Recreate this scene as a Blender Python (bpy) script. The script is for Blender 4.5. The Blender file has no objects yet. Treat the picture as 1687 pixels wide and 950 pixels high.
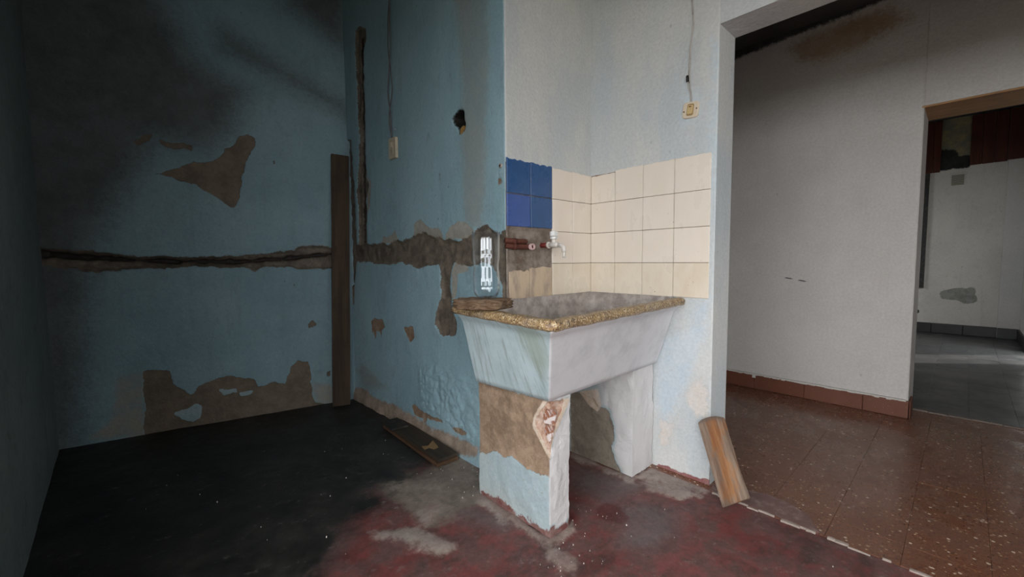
import bpy, bmesh, math, random
import numpy as np
from mathutils import Vector, Matrix, Euler

# ------------------------------------------------------------------ camera, sky, sun, exposure
SC = bpy.context.scene
COL = SC.collection
SC.view_settings.view_transform = 'Standard'
SC.view_settings.look = 'None'
SC.view_settings.gamma = 1.0
SC.view_settings.use_curve_mapping = False
SC.view_settings.exposure = 0.95

EYE = Vector((-1.9458, -1.4512, 1.0573))
YAW, PITCH, ROLL = 0.82667, 0.06767, -0.00866
fw = Vector((math.cos(YAW) * math.cos(PITCH), math.sin(YAW) * math.cos(PITCH), -math.sin(PITCH)))
r0 = Vector((math.sin(YAW), -math.cos(YAW), 0.0))
u0 = r0.cross(fw)
rt = r0 * math.cos(ROLL) + u0 * math.sin(ROLL)
up = u0 * math.cos(ROLL) - r0 * math.sin(ROLL)
cam = bpy.data.cameras.new('camera')
cam.sensor_fit = 'HORIZONTAL'
cam.sensor_width = 36.0
cam.lens = 36.0 * 686.99 / 1687.0
cam.clip_start = 0.01
cam_o = bpy.data.objects.new('camera', cam)
cam_o.matrix_world = Matrix(((rt.x, up.x, -fw.x, EYE.x), (rt.y, up.y, -fw.y, EYE.y), (rt.z, up.z, -fw.z, EYE.z), (0, 0, 0, 1)))
COL.objects.link(cam_o)
SC.camera = cam_o

world = bpy.data.worlds.new('overcast_sky')
SC.world = world
world.use_nodes = True
bg = world.node_tree.nodes['Background']
bg.inputs['Color'].default_value = (0.965, 0.985, 1.0, 1)
bg.inputs['Strength'].default_value = 3.6

sun = bpy.data.lights.new('sun', 'SUN')
sun.energy = 2.2
sun.angle = math.radians(1.5)
sun.color = (1.0, 0.95, 0.88)
sun_o = bpy.data.objects.new('sun', sun)
sun_o.rotation_euler = Vector((-0.67, 0.74, -0.80)).to_track_quat('-Z', 'Y').to_euler()
sun_o.location = (8, -8, 9)
COL.objects.link(sun_o)

def portal(loc, direction, w, h):
    l = bpy.data.lights.new('sky_portal', 'AREA')
    l.shape = 'RECTANGLE'; l.size = w; l.size_y = h
    l.cycles.is_portal = True
    o = bpy.data.objects.new('sky_portal', l)
    o.location = loc
    o.rotation_euler = Vector(direction).to_track_quat('-Z', 'Z').to_euler()
    COL.objects.link(o)
DOOR_Y0, DOOR_Y1, DOOR_H = -0.45, -1.40, 2.25          # the open yard doorway in the left wall, beside the camera
WIN_Y0, WIN_Y1, WIN_Z0 = -1.70, -3.95, 0.60             # and the wide window next to it
portal((-2.37, (DOOR_Y0 + DOOR_Y1) / 2, DOOR_H / 2), (1, 0, 0), DOOR_Y0 - DOOR_Y1, DOOR_H)
portal((-2.37, (WIN_Y0 + WIN_Y1) / 2, (WIN_Z0 + DOOR_H) / 2), (1, 0, 0), WIN_Y0 - WIN_Y1, DOOR_H - WIN_Z0)
portal((-0.575, -4.3, 1.05), (0, 1, 0), 0.75, 2.1)         # unseen doorway behind the camera, added to light the sink front
portal((4.2, 1.42, 1.6), (0, -1, 0), 1.1, 1.1)  # unseen side window, added to brighten the farthest room
portal((4.87, -2.06, 1.05), (0, 1, 0), 0.72, 2.1)

# ------------------------------------------------------------------ traced outlines of the wear, in metres on each surface
POLY = {'D':{'chase':[[(1.6322,1.1486),(1.4805,1.1359),(1.2997,1.1115),(1.014,1.0923),(0.7246,1.1033),(0.5848,1.1155),(0.3802,1.1414),(0.3677,1.1673),(0.2414,1.1773),(0.0766,1.161),(0.0821,0.9977),(0.3272,1.0068),(0.4041,1.0211),(0.5887,1.0241),(0.6254,0.9957),(0.6938,1.0258),(0.9242,1.0295),(1.1648,1.0296),(1.4624,1.0101),(1.5111,1.0354),(1.6382,1.0477)]],'slot':[[(1.649,1.1417),(1.4317,1.1045),(1.045,1.0772),(0.6915,1.0788),(0.4389,1.0985),(0.0775,1.1338),(0.0784,1.1067),(0.4401,1.0687),(0.6927,1.0502),(1.0461,1.0543),(1.433,1.0799),(1.6517,1.0949)]],'peel':[[(1.1152,1.6039),(1.0474,1.6254),(0.9857,1.6691),(0.9484,1.6882),(0.8925,1.6945),(0.8222,1.71),(0.7687,1.7472),(0.7598,1.7988),(0.7088,1.8328),(0.6831,1.8834),(0.6381,1.9057),(0.5934,1.9042),(0.5813,1.8619),(0.6192,1.789),(0.6537,1.7052),(0.6757,1.5915),(0.6904,1.4905),(0.7273,1.4203),(0.7603,1.4264),(0.7912,1.4717),(0.8695,1.5166),(0.9237,1.562),(0.9905,1.5712),(1.0344,1.5896)],[(1.2346,0.3989),(1.197,0.4048),(1.1101,0.3728),(1.0991,0.2928),(1.0613,0.2549),(1.0109,0.2063),(0.9675,0.2551),(0.9117,0.2784),(0.8283,0.298),(0.7944,0.3011),(0.7269,0.2739),(0.6643,0.2556),(0.6416,0.2007),(0.5497,0.2115),(0.4752,0.1905),(0.44,0.3044),(0.3918,0.3465),(0.3212,0.328),(0.3092,0.2178),(0.3103,0.0815),(0.284,0.0218),(0.1176,-0.0377),(0.1211,-0.1413),(0.4524,-0.2068),(0.8841,-0.1895),(1.2539,-0.1361)],[(1.2038,1.7881),(1.1631,1.8259),(1.1233,1.8353),(1.1358,1.8119),(1.1883,1.7688)],[(1.0907,1.8037),(1.0388,1.7961),(0.979,1.8042),(0.9309,1.7957),(0.9293,1.7658),(0.9652,1.7799),(1.0253,1.7721),(1.086,1.7825)],[(0.7808,1.769),(0.7337,1.7944),(0.7084,1.7662),(0.7364,1.7354),(0.7757,1.7386)],[(0.4934,1.7554),(0.4675,1.7666),(0.4652,1.734),(0.4875,1.7233)],[(0.2058,0.2387),(0.172,0.243),(0.1736,0.1969),(0.2033,0.1922)],[(0.3227,0.6056),(0.2858,0.6292),(0.2626,0.6004),(0.3121,0.569)]],'keep':[[(1.0994,0.1035),(1.0307,0.1218),(0.9821,0.1487),(0.9578,0.1238),(0.962,0.035),(1.0105,0.0209),(1.0653,0.0487)],[(0.8587,0.2163),(0.8161,0.1966),(0.7644,0.2086),(0.7689,0.1842),(0.8406,0.176)],[(0.7455,0.1675),(0.6785,0.1727),(0.6828,0.1564),(0.7393,0.1495)]],'pale':[[(1.3527,0.379),(1.2383,0.3842),(1.2564,-0.019),(1.4917,0.0286),(1.4069,0.1283),(1.3722,0.2706)],[(0.3677,1.1673),(0.2412,1.1817),(0.1397,1.1605),(0.1406,1.1336),(0.362,1.1156)],[(0.2988,0.1707),(0.1124,0.1123),(0.1176,-0.0377),(0.2843,0.0127)]]},
'C':{'chase':[[(1.7728,1.1819),(1.4793,1.1813),(1.1215,1.1734),(1.0012,1.1961),(0.9266,1.1817),(0.8038,1.2133),(0.716,1.2267),(0.5913,1.1893),(0.4745,1.1742),(0.3655,1.1633),(0.2629,1.1838),(0.2136,1.2176),(0.1437,1.2223),(0.0906,1.2074),(0.0479,1.1849),(-0.0468,1.2185),(-0.0417,0.8003),(0.0366,0.8166),(0.0347,0.9384),(0.0938,1.0242),(0.1473,1.0448),(0.2666,1.0325),(0.3324,1.0355),(0.4118,1.0484),(0.4412,0.9892),(0.4499,0.8897),(0.4357,0.8074),(0.3946,0.7117),(0.4015,0.6613),(0.4408,0.643),(0.5448,0.6438),(0.6037,0.6967),(0.589,0.7612),(0.5316,0.8516),(0.5399,0.9536),(0.5432,1.0283),(0.5971,1.035),(0.7583,1.0167),(0.971,1.0459),(1.1294,1.0381),(1.3465,1.0463),(1.4882,1.0596),(1.6419,1.0513),(1.7831,1.0609)],[(1.5134,2.6698),(1.4449,2.6756),(1.3551,2.6247),(1.3501,2.5677),(1.4037,2.4679),(1.4057,2.1859),(1.4043,1.8166),(1.4083,1.6303),(1.3741,1.584),(1.4282,1.4859),(1.4138,1.4211),(1.4319,1.1669),(1.56,1.1708),(1.5483,1.4552),(1.5813,1.5548),(1.5451,1.6283),(1.5059,1.878),(1.5161,2.2582),(1.5261,2.5102)],[(1.7496,1.971),(1.644,1.9403),(1.6161,1.6381),(1.606,1.3724),(1.6007,1.1765),(1.6104,1.0512),(1.6664,0.8776),(1.7207,0.8755),(1.7607,1.0608),(1.8393,1.2028)]],'slot':[[(1.469,2.6123),(1.4224,2.5948),(1.4429,2.1962),(1.4513,1.8255),(1.4664,1.49),(1.4885,1.1903),(1.5181,1.1914),(1.5053,1.4941),(1.4896,1.8327),(1.4712,2.2041)]],'pale':[[(1.2229,1.1646),(1.1856,1.2158),(1.0781,1.2228),(1.0213,1.2509),(0.9795,1.1723)],[(0.8182,1.2031),(0.7937,1.285),(0.7193,1.301),(0.6443,1.2539),(0.5475,1.2377),(0.4747,1.1676)],[(0.4975,1.1685),(0.4498,1.2416),(0.3627,1.2614),(0.2862,1.2436),(0.2234,1.2061),(0.2633,1.1654)],[(0.4351,1.0058),(0.3898,1.058),(0.3165,1.0513),(0.2823,1.0044),(0.381,0.9935),(0.3959,0.853),(0.4344,0.8507)],[(1.3362,1.5995),(1.3882,1.6482),(1.4059,1.3993),(1.3658,1.4375)]],'peel':[[(1.4025,0.6357),(1.3267,0.656),(1.2369,0.6646),(1.2059,0.6051),(1.2599,0.578),(1.2542,0.528),(1.2781,0.5717),(1.3324,0.5696),(1.3454,0.5119),(1.37,0.5609),(1.399,0.5487)],[(0.9471,0.6339),(0.8439,0.6529),(0.8187,0.5879),(0.8771,0.5575),(0.9198,0.5827)],[(0.8822,0.1455),(0.8243,0.1561),(0.7831,0.1396),(0.6759,0.1375),(0.5871,0.1395),(0.5445,0.1368),(0.638,0.1182),(0.703,0.1154),(0.7312,0.0775),(0.7573,0.1007),(0.841,0.1014)],[(0.474,0.1283),(0.4114,0.1393),(0.3144,0.1406),(0.3359,0.1208),(0.4234,0.1083)],[(1.7652,0.8739),(1.6657,0.8868),(1.6775,0.7387),(1.7342,0.7113),(1.7771,0.7318)],[(0.0606,1.4465),(0.027,1.4444),(0.0234,1.4133),(0.0526,1.4145)]],'basebare':[[(1.7406,0.0871),(1.558,0.1076),(1.3644,0.0834),(1.0211,0.0947),(0.6982,0.0718),(0.481,0.0912),(0.2145,0.0862),(0.2157,0.0306),(0.605,-0.0114),(1.1091,-0.0447),(1.5692,-0.0439),(1.7824,-0.0145)]],'hole':[[(0.3996,1.7989),(0.3726,1.8199),(0.3412,1.8302),(0.3012,1.8169),(0.2973,1.7741),(0.2883,1.742),(0.294,1.7133),(0.3397,1.7022),(0.3541,1.742),(0.3849,1.7614)]],'streak':[[(0.3545,2.4304),(0.1133,2.3215),(0.111,1.9932),(0.1322,1.8046),(0.1373,1.5498),(0.1758,1.2273),(0.3066,1.2357),(0.3248,1.6899),(0.2995,1.8791),(0.3361,2.1876)],[(1.565,0.2909),(1.1794,0.1902),(1.558,0.1076),(1.6751,0.2244)]],'blister':[[(0.7846,0.4199),(0.5874,0.469),(0.2069,0.4339),(0.166,0.0956),(0.4802,0.116),(0.7824,0.1551)]]},  # last chase outline, behind the plank: part groove, part shadow put into the colour
'B':{'blue':[[(0.5248,1.8275),(0.6038,1.8045),(0.6034,1.6975),(0.5072,1.6798),(0.527,1.8625)],[(0.4229,0.6502),(0.6594,0.767),(0.5669,0.4336),(0.4624,0.2236),(0.4115,0.3357)],[(0.6158,0.8621),(0.6652,0.8737),(0.667,0.7957),(0.5901,0.7309)],[(0.6502,1.5344),(0.6597,2.0289),(0.6829,2.0199),(0.6816,1.3157),(0.6497,1.3192)]],'bare':[[(0.5615,0.4026),(0.5956,0.4636),(0.638,0.4843),(0.6692,0.4566),(0.6724,0.3137),(0.6275,0.3158),(0.5921,0.3506)],[(0.4393,0.2484),(0.5098,0.2374),(0.4806,0.104),(0.4315,0.1194)]],'redbase':[[(0.3483,-0.0228),(0.4333,0.0114),(0.4821,0.0166),(0.5448,0.0151),(0.6049,0.0136),(0.6789,0.0246),(0.7196,-0.0755),(0.3513,-0.2374)]],'dark':[[(0.5407,1.891),(0.552,1.8928),(0.5555,1.862),(0.5441,1.8627)]]},
'P1':{'peel':[[(-0.037,0.519),(0.0502,0.5182),(0.1705,0.5235),(0.2797,0.5283),(0.3471,0.5273),(0.4558,0.5422),(0.4551,0.2429),(0.3936,0.2378),(0.345,0.2363),(0.2837,0.2309),(0.2119,0.2511),(0.1661,0.2299),(0.119,0.2403),(0.0437,0.2037),(-0.0225,0.1838)]],'pale':[[(0.3887,0.5256),(0.4848,0.5493),(0.4847,0.3186),(0.422,0.3101),(0.3909,0.3372),(0.3591,0.3796),(0.333,0.4079),(0.3399,0.4462),(0.3663,0.4916)]],'chip':[[(0.4105,0.5264),(0.4848,0.5449),(0.4847,0.3415),(0.419,0.3279),(0.4004,0.3523),(0.3753,0.3894),(0.3496,0.4152),(0.353,0.4451),(0.379,0.4855)]],'redbase':[[(-0.0041,0.0106),(0.0613,0.0181),(0.1236,0.0362),(0.2386,0.0228),(0.3435,0.0205),(0.4546,0.0118),(0.4544,-0.0887),(-0.0537,-0.1628)]]},'P1f':{'pale':[[(-0.0374,0.5402),(0.1109,0.5214),(0.1036,0.5014),(0.0675,0.4603),(0.0323,0.4062),(0.0048,0.3488),(-0.0122,0.3077),(-0.0384,0.3513)]],'chip':[[(-0.0374,0.5402),(0.0818,0.521),(0.064,0.485),(0.0289,0.4307),(0.0049,0.3839),(-0.0154,0.3275),(-0.0384,0.3513)]],'redbase':[[(-0.04,0.0421),(0.0456,0.0265),(0.1341,0.0266),(0.1344,-0.0957),(-0.0403,-0.0098)]]},'P2':{'peel':[[(0.0163,0.3527),(0.1586,0.3361),(0.1971,0.3038),(0.2674,0.2905),(0.2894,0.2278),(0.2972,0.1521),(0.2761,0.1106),(0.3124,0.0414),(0.3408,-0.0043),(0.2553,-0.0209),(0.0167,-0.0066)]],'pale':[[(0.0789,0.3502),(0.1965,0.3932),(0.2232,0.32),(0.1973,0.2718),(0.1393,0.289)]]},'F':{'stain':[[(0.4903,2.6137),(0.6023,2.6578),(0.8437,2.6847),(1.0596,2.6704),(1.1493,2.558),(0.9154,2.4783),(0.717,2.448),(0.5703,2.4985)]],'mould':[[(0.0142,2.6416),(0.1308,2.6643),(0.4878,2.6931),(0.7767,2.7043),(1.0859,2.7333),(1.0754,2.9969),(0.0036,3.0808)]],'mark':[[(0.5153,0.9107),(0.5673,0.9027),(0.5676,0.8935),(0.5156,0.899)],[(0.5953,0.8851),(0.6531,0.8777),(0.6534,0.8687),(0.5956,0.8736)]]},'G':{'grey':[[(1.2289,0.5574),(1.3528,0.63),(1.5624,0.639),(1.5545,0.5741),(1.5817,0.4466),(1.4739,0.4229),(1.3886,0.4582),(1.2442,0.474)]],'mould':[[(1.1465,2.5),(1.3005,2.4859),(1.332,2.4003),(1.4312,2.3818),(1.4469,2.269),(1.4273,2.2251),(1.1407,2.2235)]],'yellow':[[(1.1088,2.9786),(1.446,2.8929),(1.4712,2.3274),(1.1337,2.3883)]],'dark':[[(0.9464,0.3153),(1.0345,0.305),(1.042,0.2709),(1.0001,0.2324),(0.9493,0.2453)]]},
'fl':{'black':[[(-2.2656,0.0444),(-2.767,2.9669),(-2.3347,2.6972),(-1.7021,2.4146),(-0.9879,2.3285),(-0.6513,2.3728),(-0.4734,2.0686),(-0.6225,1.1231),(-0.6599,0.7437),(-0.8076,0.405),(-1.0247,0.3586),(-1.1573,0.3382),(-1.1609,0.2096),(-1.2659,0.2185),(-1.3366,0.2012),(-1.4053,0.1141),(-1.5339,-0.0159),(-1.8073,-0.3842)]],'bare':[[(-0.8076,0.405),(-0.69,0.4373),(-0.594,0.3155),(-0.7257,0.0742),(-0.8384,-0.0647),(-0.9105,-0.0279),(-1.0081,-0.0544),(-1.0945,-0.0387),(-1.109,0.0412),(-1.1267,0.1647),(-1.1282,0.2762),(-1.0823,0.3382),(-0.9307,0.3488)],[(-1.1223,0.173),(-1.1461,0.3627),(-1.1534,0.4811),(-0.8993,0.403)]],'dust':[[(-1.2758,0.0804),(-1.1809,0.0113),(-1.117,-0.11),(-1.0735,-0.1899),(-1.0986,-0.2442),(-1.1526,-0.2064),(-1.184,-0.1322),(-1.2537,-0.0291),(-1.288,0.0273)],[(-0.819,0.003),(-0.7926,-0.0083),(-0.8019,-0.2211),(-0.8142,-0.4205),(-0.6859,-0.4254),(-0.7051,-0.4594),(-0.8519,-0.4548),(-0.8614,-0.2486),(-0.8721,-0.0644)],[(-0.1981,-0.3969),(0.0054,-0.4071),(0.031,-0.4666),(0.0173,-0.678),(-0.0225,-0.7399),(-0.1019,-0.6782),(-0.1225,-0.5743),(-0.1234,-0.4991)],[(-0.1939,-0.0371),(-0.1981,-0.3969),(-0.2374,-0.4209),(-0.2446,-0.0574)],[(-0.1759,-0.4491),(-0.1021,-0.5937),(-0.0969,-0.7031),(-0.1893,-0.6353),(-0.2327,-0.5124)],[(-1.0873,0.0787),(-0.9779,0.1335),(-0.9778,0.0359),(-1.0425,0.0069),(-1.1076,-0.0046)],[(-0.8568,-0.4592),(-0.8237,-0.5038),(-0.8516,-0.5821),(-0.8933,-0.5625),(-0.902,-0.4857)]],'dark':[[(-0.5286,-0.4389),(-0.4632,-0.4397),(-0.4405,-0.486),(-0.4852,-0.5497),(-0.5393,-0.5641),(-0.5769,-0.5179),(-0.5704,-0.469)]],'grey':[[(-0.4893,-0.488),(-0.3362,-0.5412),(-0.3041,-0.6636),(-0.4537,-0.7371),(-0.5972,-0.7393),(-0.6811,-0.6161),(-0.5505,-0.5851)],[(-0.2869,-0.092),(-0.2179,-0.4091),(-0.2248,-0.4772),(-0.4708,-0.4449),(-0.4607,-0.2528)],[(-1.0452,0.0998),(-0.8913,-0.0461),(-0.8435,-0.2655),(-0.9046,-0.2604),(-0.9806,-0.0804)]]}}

# ------------------------------------------------------------------ noise and distance fields
def hash2(ix, iy, seed):
    n = (ix.astype(np.int64) * 374761393 + iy.astype(np.int64) * 668265263 + seed * 1442695041) & 0xffffffff
    n = ((n ^ (n >> 13)) * 1274126177) & 0xffffffff
    return ((n ^ (n >> 16)) & 0xffff) / 65535.0

def vnoise(x, y, seed=0):
    ix, iy = np.floor(x), np.floor(y)
    fx, fy = x - ix, y - iy
    fx = fx * fx * (3 - 2 * fx); fy = fy * fy * (3 - 2 * fy)
    a, b = hash2(ix, iy, seed), hash2(ix + 1, iy, seed)
    c, d = hash2(ix, iy + 1, seed), hash2(ix + 1, iy + 1, seed)
    return (a + (b - a) * fx) * (1 - fy) + (c + (d - c) * fx) * fy

def fbm(x, y, scale, octaves=4, seed=0):
    s, amp, tot = 0.0, 1.0, 0.0
    for k in range(octaves):
        s = s + amp * vnoise(x * scale * 2 ** k + 17.3 * k, y * scale * 2 ** k + 5.1 * k, seed + k)
        tot += amp; amp *= 0.5
    return s / tot - 0.5

def sdf(x, y, polys):
    best = np.full(x.shape, 9.0)
    for poly in polys:
        p = np.array(poly)
        d2 = np.full(x.shape, 1e9); inside = np.zeros(x.shape, bool)
        for i in range(len(p)):
            ax, ay = p[i - 1]; bx_, by_ = p[i]
            ex, ey = bx_ - ax, by_ - ay
            t = np.clip(((x - ax) * ex + (y - ay) * ey) / (ex * ex + ey * ey + 1e-12), 0, 1)
            d2 = np.minimum(d2, (x - ax - t * ex) ** 2 + (y - ay - t * ey) ** 2)
            if ey != 0:
                hit = ((ay > y) != (by_ > y)) & (x < ex * (y - ay) / ey + ax)
                inside ^= hit
        d = np.sqrt(d2)
        best = np.minimum(best, np.where(inside, -d, d))
    return best

def sstep(v, a, b):
    t = np.clip((v - a) / (b - a), 0, 1)
    return t * t * (3 - 2 * t)

# ------------------------------------------------------------------ node materials
class N:
    def __init__(s, name):
        s.m = bpy.data.materials.new(name); s.m.use_nodes = True
        s.t = s.m.node_tree; s.t.nodes.clear()
        s.out = s.t.nodes.new('ShaderNodeOutputMaterial')
        s.tc = s.t.nodes.new('ShaderNodeTexCoord')
        s.obj = s.tc.outputs['Object']
    def node(s, kind, **kw):
        n = s.t.nodes.new('ShaderNode' + kind)
        for k, v in kw.items(): setattr(n, k, v)
        return n
    def put(s, sock, v):
        if isinstance(v, bpy.types.NodeSocket): s.t.links.new(v, sock)
        elif isinstance(v, (tuple, list)) and len(v) == 3 and sock.type == 'RGBA': sock.default_value = (*v, 1)
        else: sock.default_value = v
    def attr(s, name):
        return s.node('Attribute', attribute_name=name).outputs['Fac']
    def mapping(s, scale=(1, 1, 1), rot=(0, 0, 0), src=None):
        n = s.node('Mapping'); s.put(n.inputs['Vector'], src or s.obj)
        n.inputs['Scale'].default_value = scale; n.inputs['Rotation'].default_value = rot
        return n.outputs[0]
    def noise(s, scale, detail=4, rough=0.55, vec=None, dist=0.0):
        n = s.node('TexNoise'); s.put(n.inputs['Vector'], vec or s.obj)
        n.inputs['Scale'].default_value = scale; n.inputs['Detail'].default_value = detail
        n.inputs['Roughness'].default_value = rough; n.inputs['Distortion'].default_value = dist
        return n.outputs['Fac']
    def voronoi(s, scale, out='Color', vec=None, feature='F1'):
        n = s.node('TexVoronoi', feature=feature); s.put(n.inputs['Vector'], vec or s.obj)
        n.inputs['Scale'].default_value = scale
        return n.outputs[out]
    def math(s, op, a, b=0.0, clamp=False):
        n = s.node('Math', operation=op, use_clamp=clamp)
        s.put(n.inputs[0], a); s.put(n.inputs[1], b)
        return n.outputs[0]
    def rng(s, v, a, b, c=0.0, d=1.0, smooth=True):
        n = s.node('MapRange', interpolation_type='SMOOTHSTEP' if smooth else 'LINEAR')
        s.put(n.inputs['Value'], v)
        for k, x in zip(('From Min', 'From Max', 'To Min', 'To Max'), (a, b, c, d)): s.put(n.inputs[k], x)
        return n.outputs[0]
    def mix(s, f, a, b, mode='MIX'):
        n = s.node('MixRGB', blend_type=mode)
        s.put(n.inputs['Fac'], f); s.put(n.inputs['Color1'], a); s.put(n.inputs['Color2'], b)
        return n.outputs[0]
    def bump(s, h, strength=0.5, dist=0.01, normal=None):
        n = s.node('Bump'); s.put(n.inputs['Height'], h)
        n.inputs['Strength'].default_value = strength; n.inputs['Distance'].default_value = dist
        if normal: s.put(n.inputs['Normal'], normal)
        return n.outputs[0]
    def bsdf(s, color, rough=0.8, normal=None, spec=0.3, **kw):
        b = s.node('BsdfPrincipled')
        s.put(b.inputs['Base Color'], color); s.put(b.inputs['Roughness'], rough)
        b.inputs['Specular IOR Level'].default_value = spec
        if normal: s.put(b.inputs['Normal'], normal)
        for k, v in kw.items(): s.put(b.inputs[k], v)
        s.t.links.new(b.outputs[0], s.out.inputs[0])
        return s.m

def layered(name, c1, c2, layers=(), rough=0.75, grime=(0.30, 0.29, 0.27), grime_amt=0.35, vscale=(1, 1, 1), spec=0.3, relief=0.007):
    """painted plaster: two paint tones plus wear layers whose outline is a distance attribute of the mesh.
    layer = (attribute, colour a, colour b, edge jitter, softness, depth, noise scale)"""
    n = N(name)
    v = n.mapping(vscale)
    big = n.noise(1.7, 5, 0.6, v)
    col = n.mix(n.rng(big, 0.35, 0.65), c1, c2)
    spots = n.noise(9, 6, 0.7, v)
    col = n.mix(n.math('MULTIPLY', n.rng(spots, 0.52, 0.80), grime_amt), col, grime)
    wv = n.noise(26, 8, 0.78, v)
    col = n.mix(n.math('MULTIPLY', n.rng(wv, 0.55, 0.72), grime_amt), col, tuple(min(1, x * 1.25 + 0.03) for x in c2))
    col = n.mix(n.math('MULTIPLY', n.rng(wv, 0.45, 0.30), grime_amt), col, grime)
    drip = n.noise(1.0, 6, 0.7, n.mapping((16, 16, 1.1)))
    col = n.mix(n.math('MULTIPLY', n.rng(drip, 0.55, 0.75), grime_amt * 0.7), col, grime)
    nv = n.node('SeparateColor'); n.put(nv.inputs[0], n.voronoi(11, 'Color'))
    nick = n.math('MULTIPLY', n.rng(n.voronoi(11, 'Distance', n.mapping((1, 1, 0.75))), 0.085, 0.055), n.math('GREATER_THAN', nv.outputs[0], 0.86))
    col = n.mix(n.math('MULTIPLY', nick, 0.75), col, grime)
    fine = n.noise(70, 4, 0.6)
    h = n.math('MULTIPLY', fine, 0.0028)
    h = n.math('ADD', h, n.math('MULTIPLY', n.noise(16, 3), relief))
    jag = n.noise(38, 5, 0.65)
    jag2 = n.noise(120, 3, 0.6)
    jj = n.math('ADD', n.math('SUBTRACT', jag, 0.5), n.math('MULTIPLY', n.math('SUBTRACT', jag2, 0.5), 0.5))
    for (a, ca, cb, jit, soft, depth, ns) in layers:
        sd = n.math('ADD', n.attr(a), n.math('MULTIPLY', jj, jit))
        f = n.rng(sd, soft, -soft)
        lc = n.mix(n.rng(n.noise(ns, 9, 0.75), 0.36, 0.64), ca, cb)
        col = n.mix(f, col, lc)
        if depth: h = n.math('SUBTRACT', h, n.math('MULTIPLY', f, depth))
    col = n.mix(0.35, col, n.mix(n.rng(fine, 0.3, 0.7), (0.72, 0.72, 0.72), (1, 1, 1)), 'MULTIPLY')
    return n.bsdf(col, rough, n.bump(h, 0.9, 1.0), spec)

def wood(name, c1, c2, c3, axis=2, scale=1.0, rough=0.7, crack=0.6):
    n = N(name)
    sc = [28 * scale] * 3; sc[axis] = 1.6 * scale
    v = n.mapping(tuple(sc))
    g = n.noise(1.0, 6, 0.65, v, 0.4)
    col = n.mix(n.rng(g, 0.3, 0.7), c1, c2)
    col = n.mix(n.rng(n.noise(5 * scale, 4), 0.5, 0.75), col, c3)
    sc2 = [90 * scale] * 3; sc2[axis] = 3 * scale
    g2 = n.noise(1.0, 3, 0.6, n.mapping(tuple(sc2)))
    col = n.mix(n.math('MULTIPLY', n.rng(g2, 0.55, 0.8), crack), col, tuple(x * 0.35 for x in c1))
    return n.bsdf(col, rough, n.bump(n.math('ADD', g, n.math('MULTIPLY', g2, -0.6)), 0.6, 0.004), 0.25)

def plain(name, color, rough=0.5, spec=0.4, vary=0.25, dirt=(0.2, 0.17, 0.13), scale=30, bump=0.15, **kw):
    n = N(name)
    d = n.noise(scale, 5, 0.65)
    col = n.mix(n.math('MULTIPLY', n.rng(d, 0.45, 0.75), vary), color, dirt)
    return n.bsdf(col, rough, n.bump(n.noise(scale * 6, 3), bump, 0.002), spec, **kw)

# ------------------------------------------------------------------ objects
def link(o, parent=None, kind=None, label=None, cat=None, group=None):
    COL.objects.link(o)
    if parent: o.parent = parent
    if kind: o['kind'] = kind
    if label: o['label'] = label
    if cat: o['category'] = cat
    if group: o['group'] = group
    return o

def empty(name, label, cat, loc=(0, 0, 0), rot=(0, 0, 0), group=None):
    o = bpy.data.objects.new(name, None)
    o.empty_display_size = 0.05; o.location = loc; o.rotation_euler = rot
    return link(o, None, None, label, cat, group)

def make(name, verts, faces, mat, parent=None, smooth=False, loc=None, rot=None, **kw):
    me = bpy.data.meshes.new(name)
    me.from_pydata([tuple(map(float, v)) for v in verts], [], [tuple(map(int, f)) for f in faces])
    me.update()
    if smooth: me.polygons.foreach_set('use_smooth', [True] * len(me.polygons))
    me.materials.append(mat)
    o = bpy.data.objects.new(name, me)
    if loc is not None: o.location = loc
    if rot is not None: o.rotation_euler = rot
    return link(o, parent, **kw)

def recalc(o):
    bm = bmesh.new(); bm.from_mesh(o.data)
    bmesh.ops.recalc_face_normals(bm, faces=bm.faces); bm.to_mesh(o.data); bm.free()
    return o

def add_attr(o, name, vals):
    a = o.data.attributes.new(name, 'FLOAT', 'POINT')
    a.data.foreach_set('value', np.asarray(vals, np.float32))

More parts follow.
